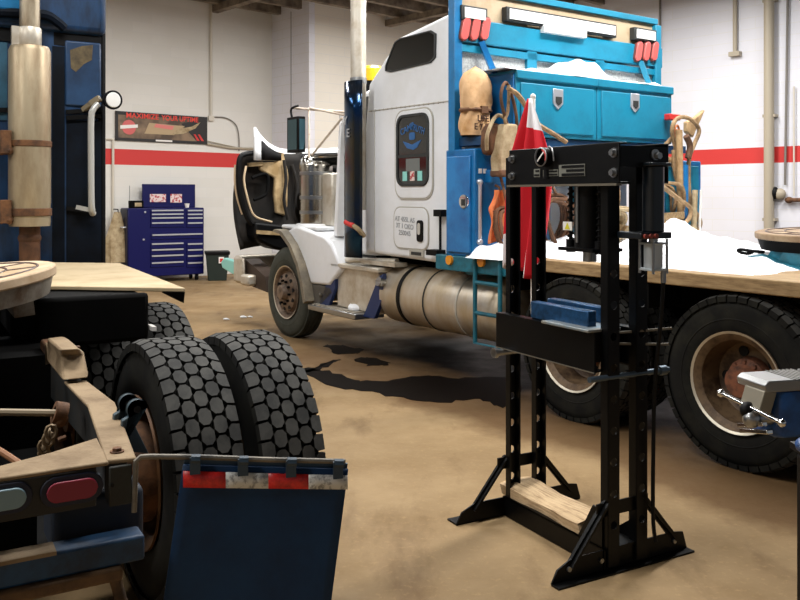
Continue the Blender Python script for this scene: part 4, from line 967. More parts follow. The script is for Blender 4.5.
# crossmember with lamps
ct = [(-.005, -.36)]+[(0, .95), (.07, .95), (.07, .3)]+[tuple(lz(x, y, RZ).xy) for x, y in ((0, 465), (50, 452), (97, 437))]
flat(ct, RZ-.012, RZ-.001, 'crossmember_cap', dust)
zlow = .835
m = MB(); m.box(.0, .02, -.33, .95, zlow, RZ-.013); m.box(.02, .06, -.3, .95, zlow, zlow+.012); cm = build('crossmember', m, mat('grimy back plate', '#1f1f1b', .65, col2='#2d261c', scale=7), trac, bevel=.004)
a, c = lx(109, 470, -.008), lx(132, 503, -.008)
m = MB(); m.box(-.012, -.001, c.y, a.y, zlow-.005, RZ-.015); ep = build('end_plate', m, mat('grey green plate', '#2b302b', .65, col2='#201f19', scale=10), trac, bevel=.004)
m = MB(); a = lx(112, 485, -.012); m.cyl((-.016, a.y, a.z), (-.011, a.y, a.z), .005); build('bolt_hole', m, hole_dark, ep)
m = MB(); a = lz(117, 452, RZ); m.cyl((a.x, a.y, RZ), (a.x, a.y, RZ+.012), .013, n=6); m.cyl((a.x, a.y, RZ), (a.x, a.y, RZ+.004), .019); build('bolt', m, rust, trac)
for p0, p1, mt in (((46, 490), (97, 488), red_lens), ((-22, 501), (26, 497), white_lens)):
    a, c = lx(*p0, -.0), lx(*p1, -.0); cy_ = (a.y+c.y)/2; cz_ = (a.z+c.z)/2; w = abs(a.y-c.y)
    sl_ = (c.z-a.z)/(c.y-a.y)
    m = MB(); m.pyz([(cy_+y, cz_+z+sl_*y*0) for y, z in rrect(0, 0, w+.03, .078, .038)], -.008, .0); pk = build('lamp_pocket', m, mat('navy lamp rubber', '#14182c', .6), trac, bevel=.003)
    m = MB(); m.pyz([(cy_+y, cz_+z) for y, z in rrect(0, 0, w, .052, .026)], -.016, -.007); build('lamp_lens', m, mt, pk, bevel=.004)
# rail ramp block
pts = [lz(x, y, 1.06) for x, y in ((46, 338), (63, 336), (81, 350), (61, 353))]
a1 = [lz(x, y, 1.07).xy for x, y in ((46, 339), (61, 335), (82, 352), (60, 353))]
m = MB(); m.loft([[lz(*p, .965) for p in ((62, 381), (89, 378), (84, 352), (47, 362))], [lz(*p, 1.03) for p in ((61, 357), (84, 355), (82, 350), (47, 345))], [lz(*p, 1.07) for p in ((60, 350), (80, 349), (64, 336), (47, 338))]]); rp = build('ramp_block', m, dust, trac, bevel=.01)
m = MB(); a = lz(70, 356, 1.0); m.box(a.x-.06, a.x-.03, a.y-.03, a.y+.05, 1.02, 1.045); build('rust_patch', m, rust, rp)
m = MB(); a, c = lz(60, 335, 1.02), lz(80, 335, 1.02); m.box(1.5, 1.68, -.5, -.4, .96, 1.02); build('bracket', m, rust, trac, bevel=.01)
# shackle brackets beside the rail
for px, py, xx in ((128, 403, .42), (136.5, 408.5, .33)):
    a = lx(px, py, xx); m = MB(); rr_ = .027
    o_ = [(a.y+rr_*math.cos(math.radians(t)), a.z+rr_*math.sin(math.radians(t))) for t in range(-30, 171, 20)]
    m.pyz(o_+[(a.y+.045, a.z-.03), (a.y+.05, a.z-.12), (a.y-.035, a.z-.14)], xx-.012, xx+.012); b_ = build('shackle_bracket', m, mat('grey blue bracket', '#3c4f57', .5, col2='#2a353a', scale=9), trac, bevel=.003)
    m = MB(); m.cyl((xx-.0135, a.y, a.z), (xx+.0, a.y, a.z), .011); build('pin_hole', m, hole_dark, b_)
# dark interior of the frame: torque rod, chain, air lines
m = MB(); a, c = lx(-10, 412, .75), lx(60, 413, .75); m.tube([a, c], .012, 8); build('torque_rod', m, mat('pale rod', '#97876e', .6), trac)
m = MB(); m.lathe([(-.02, .02), (-.02, .038), (.02, .038), (.02, .02)], c, (0, 1, .3), 16); m.ball(c+V((-.01, -.0, -.02)), .026); build('rod_end', m, rust, trac)
m = MB(); rnd = random.Random(4)
for k in range(7):
    a = lx(52-k*1.6+rnd.uniform(-2, 2), 432+k*3.6, .6+.02*k); m.tube([a+V((.014*math.sin(q)*(k % 2), .016*math.sin(q)*((k+1) % 2), .022*math.cos(q))) for q in [2*PI*i/9 for i in range(9)]], .006, 6, True)
build('chain', m, mat('pale chain', '#7d6a50', .6, .4), trac)
m = MB(); m.tube(smooth_path([lx(-5, 448, .5), lx(8, 456, .45), (lx(20, 464, .4))]), .01, 8); build('air_line', m, mat('brown air line', '#8a5c38', .6), trac)
m = MB(); m.tube([lx(58, 440, .5), lx(66, 437, .5)], .008, 6); build('hose_fitting', m, rust, trac)
m = MB(); m.box(.12, .14, -.2, .95, .62, .86); m.box(.35, 3.2, -.38, .4, .55, .6); m.box(1.5, 2.1, -.42, .42, .6, .98); m.box(2.6, 3.9, -.9, .9, .5, .98); m.cyl((2.7, -.75, .98), (3.6, -.75, .98), .16); build('crossbracing_and_dark_plate', m, blackish, trac)  # first box is a black plate added to darken the frame gap
a, c = ly(122, 297, -.78), ly(130, 297, -.78); m = MB(); m.box(a.x-.05, a.x+.05, -.93, -.91, 1.0, 1.02); build('reflector', m, sign_white, trac)
# lower blue parts below the crossmember
m = MB(); a, c = lx(52, 508, .12), lx(143, 545, .12); m.box(.1, .3, c.y, a.y, lx(100, 550, .12).z, zlow+.0); build('air_tank_box', m, mat('navy tank box', '#0b1a2c', .6, col2='#08131f', scale=4), trac, bevel=.02)
a, c = lx(0, 563, -.02), lx(145, 545, -.02); m = MB(); z_ = lx(70, 562, -.02).z
m.box(-.02, .06, c.y, .95, z_-.036, z_+.032); bb = build('rear_bumper', m, bumper_blue, trac, bevel=.008)
m = MB(); m.box(-.04, .03, lx(56, 548, -.03).y, .95, z_+.032, z_+.042); build('dust_ledge', m, dust, bb)
a = lx(123, 567, -.02); m = MB(); m.box(-.03, .05, a.y, .95, z_-.075, z_-.036); m.bar((0, a.y+.02, z_-.06), (.0, a.y-.02, z_-.22), .03, .03); build('tow_bar', m, mat('dusty brown bar', '#6d5338', .85, col2='#3d2e1f', scale=8), trac, bevel=.01)
# mudflap on its hanger
A_ = V((-.711, 2.262)); B_ = V((-.146, 2.42))
def wl(x, y, z): X, Y = LF._loc((0, 0, 0), 0).xy, 0; dx, dy = x-LF.o[0], y-LF.o[1]; return V((dx*LF.u[0]+dy*LF.u[1], dx*LF.v[0]+dy*LF.v[1], z))
def fp(px, py, off=0):
    """point of the flap's hanging plane under a photo pixel"""
    n = V((-(B_-A_).y, (B_-A_).x)).normalized(); rx = (px-HX)/F
    Y = (A_.dot(n)+off)/(rx*n.x+n.y); return wl(rx*Y, Y, CH-(py-HY)/F*Y)
nrm = fp(200, 500, .01)-fp(200, 500, 0); nrm = V(((nrm.x), nrm.y, 0)); 
nd = wl(-(B_-A_).y, (B_-A_).x, 0)-wl(0, 0, 0); nd.normalize()
m = MB(); m.tube([fp(134, 512), fp(135.5, 470), fp(136, 461), fp(141, 457), fp(150, 456.5), fp(200, 457), fp(262, 459.5), fp(345, 461.5)], .0075, 8); hg = build('flap_hanger', m, mat('grey hanger bar', '#7b7468', .5, .4, col2='#4c4a46', scale=10), trac)
m = MB(); m.bar(fp(184, 463, .012), fp(347, 467, .012), .008, .022); build('flap_rail', m, mat('slate flap rail', '#2c4658', .5), hg)
def flapf(u, v):
    t0, t1, b0_, b1_ = (183, 465), (348, 469), (152, 690), (321, 690)
    px = (t0[0]+(t1[0]-t0[0])*u)*(1-v)+(b0_[0]+(b1_[0]-b0_[0])*u)*v; py = (t0[1]+(t1[1]-t0[1])*u)*(1-v)+(b0_[1]+(b1_[1]-b0_[1])*u)*v
    return fp(px, py)+nd*(.02*math.sin(3*u+1)*v+.03*v)
m = MB(); m.patch(flapf, 16, 20); mf = build('mudflap', m, flap_mat, trac, solid=.008)
for px in (195, 243, 291, 338):
    py = 462+(px-183)*.03; m = MB(); m.bar(fp(px, py-5, -.012), fp(px, py+12, -.012), .028, .006, up=nd); m.tube([fp(px-4, py-3, -.004), fp(px+5, py-3, -.004)], .014, 8); build('flap_clip', m, mat('slate clip', '#2a3c4a', .5), hg)
for p0, p1, mt in ((183, 225.5, tape_red), (225.5, 268, tape_white), (268, 308, tape_red), (308, 347, tape_white)):
    def tp_(u, v):
        px = p0+(p1-p0)*u; y0 = 470+(px-183)*.028; y1 = 486.5+(px-183)*.012; return fp(px, y0+(y1-y0)*v)-nd*(.008-.0)
    m = MB(); m.patch(tp_, 4, 2); build('reflective_tape', m, mt, mf, solid=.003)
# deck plate behind the cab
DZ = 1.2
pl_ = [lz(x, y, DZ) for x, y in ((185, 288), (120, 263), (30, 262), (-60, 262), (-90, 287), (60, 286))]
m = MB(); m.prism([V((p.x, p.y, DZ-.02)) for p in pl_], (0, 0, .02)); dp = build('deck_plate', m, deck_dust, trac, bevel=.004)
p0, p1 = lz(185, 288, DZ), lz(166, 288, DZ)
m = MB(); m.prism([V((p0.x, p0.y, DZ-.02)), V((p0.x+.02, p0.y, DZ-.075)), V((p1.x+.02, p1.y, DZ-.03)), V((p1.x, p1.y, DZ-.02))], (.06, 0, 0)); build('plate_lip', m, blackish, dp)
m = MB(); q0 = lz(146, 289, DZ); m.box(q0.x+.05, 3.4, q0.y, -.3, 1.0, DZ-.025); m.box(q0.x+.02, q0.x+.06, q0.y-.02, -.4, .95, DZ-.02); build('deck_support', m, blackish, trac, bevel=.02)  # dark block put in for the darkness under the plate
# fifth wheel
fw = bpy.data.objects.new('fifth_wheel', None); COL.objects.link(fw); fw.parent = trac; fw.location = (1.78, .05, 1.262); fw.rotation_euler = (0, math.radians(-6.5), -PI/2)
fifth_wheel(fw, mat('dusty fifth wheel top', '#cbb293', .7, col2='#a98c68', scale=4), mat('scraped grey skirt', '#8f8a80', .5, .4, col2='#5c4a38', scale=7), .53)
# cab rear
CX = 4.05
m = MB(); yr = LF.atx(104, 150, CX).y
rings = []
prof_ = [(CX, 1.25), (CX, -.62), (CX+.0, -.66), (CX-.02, -.7), (CX+.0, yr+.1), (CX+.04, yr+.02), (CX+.12, yr), (CX+1.9, yr), (CX+1.9, 1.25)]
m.pxy(prof_, .75, 3.62); lc = build('cab_body', m, tractor_blue, trac, bevel=.02)
zf = lx(60, 33, CX).z
m = MB(); m.box(CX-.06, CX+1.8, yr-.01, 1.25, zf, zf+.9); build('upper_panel', m, tractor_blue, lc, bevel=.05, seg=3)
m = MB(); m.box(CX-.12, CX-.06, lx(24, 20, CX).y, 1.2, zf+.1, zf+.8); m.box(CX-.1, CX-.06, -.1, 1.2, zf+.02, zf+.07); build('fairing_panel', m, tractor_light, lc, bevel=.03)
m = MB(); m.tube(smooth_path([lx(-5, 12, CX-.08), lx(20, 13, CX-.1), lx(45, 15, CX-.1), lx(56, 21, CX-.08), lx(64, 28, CX-.06)]), .035, 8); build('fairing_trim', m, tractor_navy, lc)
m = MB(); m.box(CX-.015, CX, yr+.02, 1.2, zf-.09, zf); m.tube([(CX+.02, yr+.01, .8), (CX+.02, yr+.01, 3.6)], .025, 8); build('painted_shadow_and_trim', m, black, lc)  # black strip paints the shadow line under the upper panel; tube is trim
m = MB(); a, c = lx(64, 40, CX-.0), lx(101, 108, CX); m.box(CX-.02, CX+.05, c.y, a.y, c.z, a.z); build('corner_panel', m, mat('scuffed blue corner with painted light', '#22446a', .45, col2='#0f2540', scale=2.4), lc, bevel=.015)  # lighter blue paints in the light caught by the corner
m = MB(); m.prism([lx(x, y, CX-.022) for x, y in ((70, 50), (82, 46), (93, 45), (92, 60), (84, 64), (76, 72), (71, 68))], (.006, 0, 0)); build('rust_patch', m, mat('primer patch', '#6d5f43', .8, col2='#4a4030', scale=12), lc)
m = MB(); a, c = lx(52, 36, CX), lx(64, 262, CX); m.box(CX-.03, CX, c.y, a.y, .8, zf-.1); build('recess_shade', m, tractor_navy, lc)  # flat panel, recess shade put into its dark colour
m = MB(); a, c = lx(-60, 36, CX), lx(7, 262, CX); m.box(CX-.012, CX, c.y, a.y, lx(0, 120, CX).z, zf-.1); build('rear_panel', m, mat('teal blue rear panel', '#2a5a72', .5, col2='#1c3d4c', scale=4), lc)
for p0, p1 in (((66, 112), (101, 110)), ((66, 118), (101, 116)), ((66, 208), (96, 212)), ((-10, 110), (9, 110))):
    m = MB(); m.bar(lx(*p0, CX-.02), lx(*p1, CX-.02), .03, .03); build('ledge', m, black, lc)
m = MB(); a, c = lx(66, 120, CX-.0), lx(101, 262, CX); m.box(CX-.012, CX, c.y, a.y, .8, a.z); build('lower_shade', m, tractor_navy, lc)  # near-black sheet painting the darkness of the gap below the corner panel
m = MB(); m.tube(smooth_path([lx(98, 104, CX-.12), lx(93, 110, CX-.13), lx(91, 120, CX-.13), lx(91, 160, CX-.13), lx(91.5, 205, CX-.13), lx(93, 214, CX-.1)]), .022, 10); m.bar(lx(76, 207, CX-.08), lx(95, 211, CX-.1), .03, .03); build('grab_handle', m, mat('pale grab tube', '#c9c9c4', .35, .3), lc)
m = MB(); a = lx(100, 98, CX-.12); m.bar(lx(91, 104, CX-.08), a, .04, .04); m.bar(lx(84, 110, CX-.02), lx(93, 103, CX-.08), .05, .03); build('lamp_arm', m, mat('grimy arm', '#8c8068', .6), lc)
c = lx(112.5, 100, CX-.14); dirw = (V((0, 0, 0))-V((0, 0, 0)))
ax = V((-1, -.25, -.05)).normalized()
m = MB(); m.lathe([(-.08, .02), (-.06, .05), (0, .068), (.015, .068)], c, ax, 28, True, True); wl_ = build('work_lamp', m, black, lc)
m = MB(); m.lathe([(.012, .057), (.02, .05), (.023, 0)], c, ax, 28); build('lamp_face', m, lamp_white, wl_)
# muffler
MX = 3.72
a, c = lx(8, 120, MX), lx(51, 120, MX); my = (a.y+c.y)/2; mrad = abs(a.y-c.y)/2
zt3, zb3 = lx(30, 47, MX).z, lx(30, 226, MX).z
m = MB(); m.lathe([(zb3, mrad*.5), (zb3, mrad*.96), (zb3+.03, mrad*.98), (zb3+.14, mrad*.98), (zb3+.15, mrad), (zt3-.03, mrad), (zt3, mrad*.9), (zt3+.01, mrad*.45)], (MX, my, 0), (0, 0, 1), 40); mu = build('muffler', m, muffler_mat, trac)
m = MB(); m.cyl((MX, my, zt3-.02), (MX, my, 4.6), mrad*.48, n=28); build('tail_pipe', m, mat('stained exhaust pipe', '#b3a68f', .4, .5, col2='#7f6d54', scale=4, stretch=(2, 2, .5)), mu)
z = lx(30, 37, MX).z; m = MB(); m.lathe([(z-.06, mrad*.52), (z-.05, mrad*.56), (z+.05, mrad*.56), (z+.06, mrad*.52)], (MX, my, 0), (0, 0, 1), 32); m.box(MX-.03, MX+.03, my+mrad*.5, my+mrad*.85, z-.08, z+.06); build('pipe_clamp', m, dirty_chrome, mu)
for py, h_ in ((144, .02), (212, .025)):
    z = lx(30, py, MX).z; m = MB(); m.lathe([(z-h_, mrad*1.01), (z-h_, mrad*1.04), (z+h_, mrad*1.04), (z+h_, mrad*1.01)], (MX, my, 0), (0, 0, 1), 40); m.box(MX-.09, MX+.1, my+mrad*.9, my+mrad*1.4, z-.07, z+.08); m.bar((MX, my+mrad, z), (CX, my+mrad*1.2, z), .06, .05)
    for k in range(5): m.ball((MX-.07+.03*k, my+mrad*(1+.1*k), z-.05+.03*(k % 3)), .028, n=8)
    build('band_clamp', m, rust, mu, bevel=.006)
m = MB(); m.cyl((MX, my, .95), (MX, my, zb3+.02), mrad*.5, n=24); z = lx(30, 238, MX).z; m.lathe([(z-.02, mrad*.52), (z, mrad*.57), (z+.02, mrad*.52)], (MX, my, 0), (0, 0, 1), 24); build('lower_pipe', m, mat('burnt rusty pipe', '#5c3c26', .7, .3, col2='#3b2618', scale=8), mu)

# ================================================================ SHOP PRESS
press = empty('shop_press', PF, 'black H-frame hydraulic shop press standing on angle iron feet', 'shop press')
def plate_holes(m, x, y0, y1, z0, z1, zs, r, th):
    """web plate in a plane of constant x with round holes; n segments around each"""
    yc = (y0+y1)/2; cells = []; zs = sorted(zs); d = (y1-y0)
    cur = z0
    for z in zs:
        a, b = z-d/2, z+d/2
        if a > cur: m.box(x-th/2, x+th/2, y0, y1, cur, a)
        n = 16; pr_ = []
        for i in range(n):
            t = 2*PI*(i+.5)/n; cs, sn = math.cos(t), math.sin(t); k = 1/max(abs(cs), abs(sn)); pr_.append(((yc+r*cs, z+r*sn), (yc+d/2*cs*k, z+d/2*sn*k)))
        corners = {3: None}
        for i in range(n):
            (ia, oa), (ib, ob) = pr_[i], pr_[(i+1) % n]
            o2 = [oa, ob]
            if abs(abs(oa[0]-yc)-d/2) < 1e-6 and abs(abs(ob[1]-z)-d/2) < 1e-6 and abs(oa[0]-ob[0]) > 1e-6 and abs(oa[1]-ob[1]) > 1e-6: o2 = [oa, (oa[0], ob[1]), ob]
            elif abs(abs(oa[1]-z)-d/2) < 1e-6 and abs(abs(ob[0]-yc)-d/2) < 1e-6 and abs(oa[0]-ob[0]) > 1e-6 and abs(oa[1]-ob[1]) > 1e-6: o2 = [oa, (ob[0], oa[1]), ob]
            m.prism([(x-th/2, *q) for q in [ia]+o2+[ib]], (th, 0, 0))
        cur = b
    if cur < z1: m.box(x-th/2, x+th/2, y0, y1, cur, z1)
ZT2 = 1.86
HZ = [.2+.138*k for k in range(9)]
for sx in (-1, 1):
    for yc in ((-.078, .088) if sx > 0 else (-.08, .085)):
        xo = .367 if sx > 0 else -.387; m = MB(); plate_holes(m, xo, yc-.032, yc+.032, .02, ZT2-.02, HZ, .019, .006)
        for e_ in (-1, 1): m.box(min(xo, xo-sx*.045), max(xo, xo-sx*.035), yc+e_*.03-.004, yc+e_*.03+.004, .02, ZT2-.02)
        build('upright', m, black_gloss, press)
    # foot: angle iron
    xf = .35 if sx > 0 else -.395; m = MB()
    m.pyz([(-.41, .006), (.385, .006), (.36, .085), (.30, .095), (-.30, .095), (-.38, .06)], xf-.004, xf+.004)
    m.box(min(xf, xf+sx*.085), max(xf, xf+sx*.05), -.41, .385, 0, .008)
    ft = build('foot', m, black_gloss, press)
    m = MB()
    for y in (-.32, -.14, -.09, .08, .3): m = MB(); m.cyl((xf, y, .055), (xf+sx*.014, y, .055), .011, n=8); build('foot_bolt', m, steel, ft)
    for e_ in (-1, 1):
        m = MB(); m.bar((xf, e_*.31, .06), (xf, e_*.1-.005, .30), .012, .045, up=(1, 0, 0)); m.bar((xf-.0, e_*.31, .06), (xf-.0, e_*.1, .30), .035, .01, up=(1, 0, 0)); build('gusset_brace', m, black_gloss, press)
    m = MB(); m.box(xf-.004, xf+.004, -.16, .14, .24, .3); tg = build('tie_plate', m, black_gloss, press)
    m = MB()
    for y in (-.09, .08): m = MB(); m.cyl((xf, y, .27), (xf+sx*.014, y, .27), .011, n=8); build('tie_bolt', m, steel, tg)
# head beams
HA, HB = PF.aty(509, 165, -.155).x, PF.aty(619, 165, -.155).x
m = MB(); m.box(HA, HB, -.155, -.145, 1.70, 1.875); m.box(HA, HB, -.15, -.09, 1.70, 1.708); m.box(HA, HB, -.15, -.11, 1.867, 1.875); hb = build('head_beam', m, black_gloss, press, bevel=.003)
m = MB(); m.box(HA, HB, .125, .135, 1.70, 1.875); m.box(HA, HB, .08, .13, 1.70, 1.708); m.box(HA, HB, .10, .13, 1.867, 1.875); build('head_beam', m, black_gloss, press, bevel=.003)
m = MB(); m.box(HB-.015, HB, -.145, .125, 1.77, 1.86); m.box(HA, HA+.015, -.145, .125, 1.77, 1.86); m.box(-.14, .14, -.145, .125, 1.70, 1.73); build('head_spacer', m, black_gloss, press)
for x in (HA+.03, HB-.03):
    for z in (1.745, 1.83): m = MB(); m.cyl((x, -.155, z), (x, -.175, z), .014, n=6); m.cyl((x, -.155, z), (x, -.160, z), .021, n=16); build('head_bolt', m, steel, press)
m = MB()
m.cyl((HB, .06, 1.82), (HB+.022, .06, 1.82), .016, n=6); m.cyl((HB, .05, 1.825), (HB+.008, .05, 1.825), .024, n=12)
build('head_bolt', m, steel, press)
m = MB(); m.box(HA, HB, -.17, -.14, 1.69, 1.70); build('beam_flange', m, mat('worn edge and painted highlight', '#6e675a', .5, .5), hb)
# gauge
gz, gx = PF.aty(541, 157, -.19).z, PF.aty(541, 157, -.19).x
m = MB(); m.lathe([(0, .03), (.0, .044), (.03, .046), (.034, .043)], (gx, -.155, gz), (0, -1, 0), 32, True); m.cyl((gx, -.15, gz-.06), (gx, -.15, gz-.1), .02); ga = build('pressure_gauge', m, black, press)
m = MB(); m.lathe([(.03, .043), (.038, .046), (.04, .041), (.034, .04)], (gx, -.155, gz), (0, -1, 0), 32); build('gauge_bezel', m, steel, ga)
m = MB(); m.bar((gx-.025, -.192, gz-.02), (gx+.02, -.192, gz+.022), .003, .006); 
build('gauge_pointer', m, sign_white, ga)
m = MB()
for k in range(8):
    t = math.radians(-30+k*14); t2 = t+math.radians(13); m.prism([(gx+r*math.cos(q), -.190, gz+r*math.sin(q)) for r, q in ((.030, t), (.038, t), (.038, t2), (.030, t2))], (0, -.001, 0))
build('gauge_red_arc', m, red_mark, ga)
m = MB(); m.tube(smooth_path([(gx+.02, -.16, gz+.05), (gx+.06, -.17, gz+.03), (gx+.07, -.17, gz-.02)]), .004, 6); build('gauge_tube', m, steel, ga)
def plabel(p0, p1, lines):
    a, c = PF.aty(*p0, -.157), PF.aty(*p1, -.157); m = MB(); m.box(a.x, c.x, -.158, -.155, c.z, a.z); l_ = build('label_plate', m, label_grey, hb)
    m = MB(); h = a.z-c.z
    for k in range(lines):
        z = c.z+h*(k+.5)/lines; m.box(a.x+(.3 if k % 2 else .12)*(c.x-a.x), c.x-.004, -.160, -.157, z-h*.12, z+h*.1)
    build('label_text', m, black, hb)
plabel((534, 169), (540, 177), 2); plabel((559, 165), (585, 176), 3)
plabel((543, 170), (558, 176), 2)
# ram
m = MB(); rx, ry = .135, -.01
m.cyl((rx, ry, 1.40), (rx, ry, 1.72), .072, n=28); m.box(rx-.12, rx+.12, ry-.09, ry+.09, 1.39, 1.405); rm = build('ram_cylinder', m, black_gloss, press)
for e_ in (-1, 1):
    m = MB(); pts = []
    for i in range(120):
        t = i/119; pts.append((rx+e_*.1+.014*math.cos(t*60), ry-.03+.014*math.sin(t*60), 1.41+.27*t))
    m.tube(pts, .004, 5); m.cyl((rx+e_*.1, ry-.03, 1.40), (rx+e_*.1, ry-.03, 1.70), .009); m.cyl((rx+e_*.1, ry-.03, 1.38), (rx+e_*.1, ry-.03, 1.44), .022); build('return_spring', m, black, rm)
m = MB(); m.cyl((rx, ry, 1.34), (rx, ry, 1.40), .032, n=24); m.cyl((rx, ry, 1.405), (rx, ry, 1.43), .05, n=24); m.cyl((rx+.0, ry-.075, 1.43), (rx, ry-.075, 1.69), .008); build('ram_piston', m, steel, rm)
a = PF.aty(569, 226, -.08)
m = MB(); m.box(a.x-.035, a.x+.03, ry-.078, ry-.07, a.z-.02, a.z+.02); wl2 = build('warning_label', m, sign_white, rm)
m = MB(); m.prism([(a.x-.018, ry-.08, a.z-.014), (a.x+.018, ry-.08, a.z-.014), (a.x, ry-.08, a.z+.016)], (0, -.001, 0)); build('warning_triangle', m, mat('warning yellow', '#d8d02a', .5), rm)
# bed
for y in (-.15, .135):
    m = MB(); m.box(-.415, .33, y-.005, y+.005, .87, 1.045); m.box(-.415, .33, y if y < 0 else y-.045, (y+.045) if y < 0 else y, 1.037, 1.045); m.box(-.415, .33, y if y < 0 else y-.045, (y+.045) if y < 0 else y, .87, .878); bd = build('bed_channel', m, black_gloss, press)
    m = MB(); m.box(-.415, .33, y-.008, y+.006, .866, .871); build('painted_highlight', m, mat('worn edge and painted highlight', '#6e675a', .5, .5), bd)  # tan strip is a highlight painted along the lower flange edge
m = MB(); m.box(-.2, -.185, -.14, .13, .88, 1.03); m.box(.18, .195, -.14, .13, .88, 1.03); build('bed_spacer', m, black, press)
m = MB(); m.cyl((.36, -.21, .85), (.36, .26, .85), .013, n=16); m.cyl((.36, .2, .85), (.36, .24, .85), .022, n=16); build('bed_pin', m, mat('dull blue steel', '#56636e', .4, .8), press)
m = MB(); m.cyl((-.36, -.21, .85), (-.36, .22, .85), .017, n=16); m.cyl((-.36, -.21, .85), (-.36, -.19, .85), .026, n=16); build('bed_pin', m, steel, press)
a = PF.aty(548, 321, -.13); 
m = MB()
for x0, x1, y0, y1, z0, z1 in ((-.16, .26, -.13, -.08, 1.047, 1.13), (-.22, .22, .02, .07, 1.047, 1.13)): m.box(x0, x1, y0, y1, z0, z1)
build('arbor_plate', m, blue_plate, press, bevel=.006)
m = MB(); m.box(.0, .33, -.19, .0, 1.047, 1.06); build('arbor_plate', m, mat('worn bright plate', '#9c9484', .45, .5, col2='#6f8ca0', scale=5), press, bevel=.003)
m = MB(); m.bar((.3, .0, .98), (.42, .2, .98), .008, .01); m.bar((.3, -.02, 1.03), (.42, .22, 1.05), .008, .01); build('bed_rods', m, mat('worn edge and painted highlight', '#6e675a', .5, .5), press)
# pump on the right side
px_, py_ = .475, .05
m = MB(); m.cyl((px_, py_, 1.49), (px_, py_, 1.775), .046, n=28); m.box(.38, px_+.05, py_-.07, py_+.06, 1.775, 1.79); m.box(.38, px_+.05, py_-.12, py_+.06, 1.462, 1.49); pu = build('pump_cylinder', m, mat('dark slate pump', '#0d151c', .3), press, bevel=.004)
m = MB()
for k in range(3): m.cyl((px_+.05, py_-.10+k*.03, 1.475), (px_+.062, py_-.10+k*.03, 1.475), .010)
build('pump_knobs', m, mat('dull red knob', '#8c3a2c', .5), pu)
m = MB(); m.cyl((px_, py_, 1.33), (px_, py_, 1.44), .04, n=24); m.box(px_-.045, px_+.045, py_-.045, py_+.045, 1.435, 1.445); m.box(px_-.045, px_+.045, py_-.045, py_+.045, 1.322, 1.333); am = build('air_motor', m, mat('pale aluminium', '#c8d0d3', .4, .3), pu, bevel=.003)
m = MB()
for e_ in ((-.04, -.04), (.04, -.04), (.04, .04), (-.04, .04)): m.cyl((px_+e_[0], py_+e_[1], 1.31), (px_+e_[0], py_+e_[1], 1.46), .006)
m.cyl((px_, py_, 1.44), (px_, py_, 1.47), .02); m.cyl((px_+.03, py_+.03, 1.27), (px_+.03, py_+.03, 1.33), .012); build('motor_rods', m, steel, pu)
m = MB(); m.tube(smooth_path([(px_+.03, py_+.03, 1.28), (px_+.0, py_+.045, 1.1), (px_-.06, py_+.07, .8), (px_-.075, py_+.075, .45), (px_-.08, py_+.08, .2), (px_-.07, py_+.085, .1)]), .009, 8); build('pump_hose', m, black, pu)
m = MB(); m.tube(smooth_path([(px_, py_-.03, 1.77), (px_-.05, .0, 1.82), (.44, -.05, 1.84)]), .008, 8); build('pump_line', m, black, pu)
# channel on the floor between the feet and the split timber resting on it
m = MB(); m.box(-.4, .36, -.125, .09, .092, .1); m.box(-.4, .36, -.125, -.117, .005, .1); m.box(-.4, .36, .082, .09, .005, .1); m.pxz([(.18, .1), (.34, .1), (.34, .26), (.28, .27)], -.12, -.112); m.pxz([(.2, .1), (.34, .1), (.34, .2)], .07, .08); build('base_channel', m, black_gloss, press)
lg = empty('split_timber', PF, 'weathered split timber block lying on the press base between its feet', 'timber')
def lgf(t):
    w = .088+.005*math.sin(9*t); h = .062+.005*math.sin(7*t+1); yc = -.02+.004*math.sin(4*t); z0 = .101
    pts = []
    for k, (a, b) in enumerate(((-1, 0), (1, 0), (1.03, .75), (.8, 1.0), (.15, 1.05), (-.5, 1.0), (-1.02, .7))):
        pts.append((-.43+.62*t+(.02*math.sin(5*k) if t in (0, 1) else 0), yc+a*w, z0+b*h*(1+.05*math.sin(13*t+k*2))))
    return pts
m = MB(); m.loft([lgf(i/18) for i in range(19)]); build('timber_body', m, log_mat, lg, smooth=False)
m = MB(); a = lgf(0); m.prism([(p[0]-.004, p[1]*.96-.001, p[2]) for p in a], (.005, 0, 0)); build('end_grain', m, log_end, lg)

# ================================================================ BENCH VISE (right edge)
VF_ = Frame(1.19, 2.45, 194)     # x toward the vise's handle end
stand = empty('vise_stand', None, 'dark steel pedestal stand under the blue vise at the right edge', 'stand', loc=(1.245, 2.45, 0))
m = MB(); m.box(-.058, .1, -.05, .1, .012, .88); build('column', m, black, stand, bevel=.01)
m = MB(); m.box(-.058, .35, -.25, .25, 0, .012); build('base_plate', m, black, stand)
m = MB(); m.box(-.058, .2, -.12, .14, .88, .90); build('top_plate', m, black, stand)
vs = empty('bench_vise', VF_, 'blue bench vise with steel jaws and sliding handle at the right edge', 'vise')
def vp(px, py, y=0): return VF_.aty(px, py, y)
vz = lambda py: CH-(py-HY)/F*2.45
ztop, zjaw, zbot = vz(373), vz(384), vz(436)
m = MB()
xf_, xj = vp(776, 400, .06).x, vp(806, 400).x
m.loft([[(x, y*w, z) for y, z in ((-.065, zbot+.02), (.065, zbot+.02), (.075, zjaw-.03), (.06, zjaw+.005), (-.06, zjaw+.005), (-.075, zjaw-.03))] for x, w in ((xj-.01, 1), (xf_-.03, 1), (xf_-.01, .85), (xf_, .6))]); build('front_jaw', m, vise_blue, vs, bevel=.008)
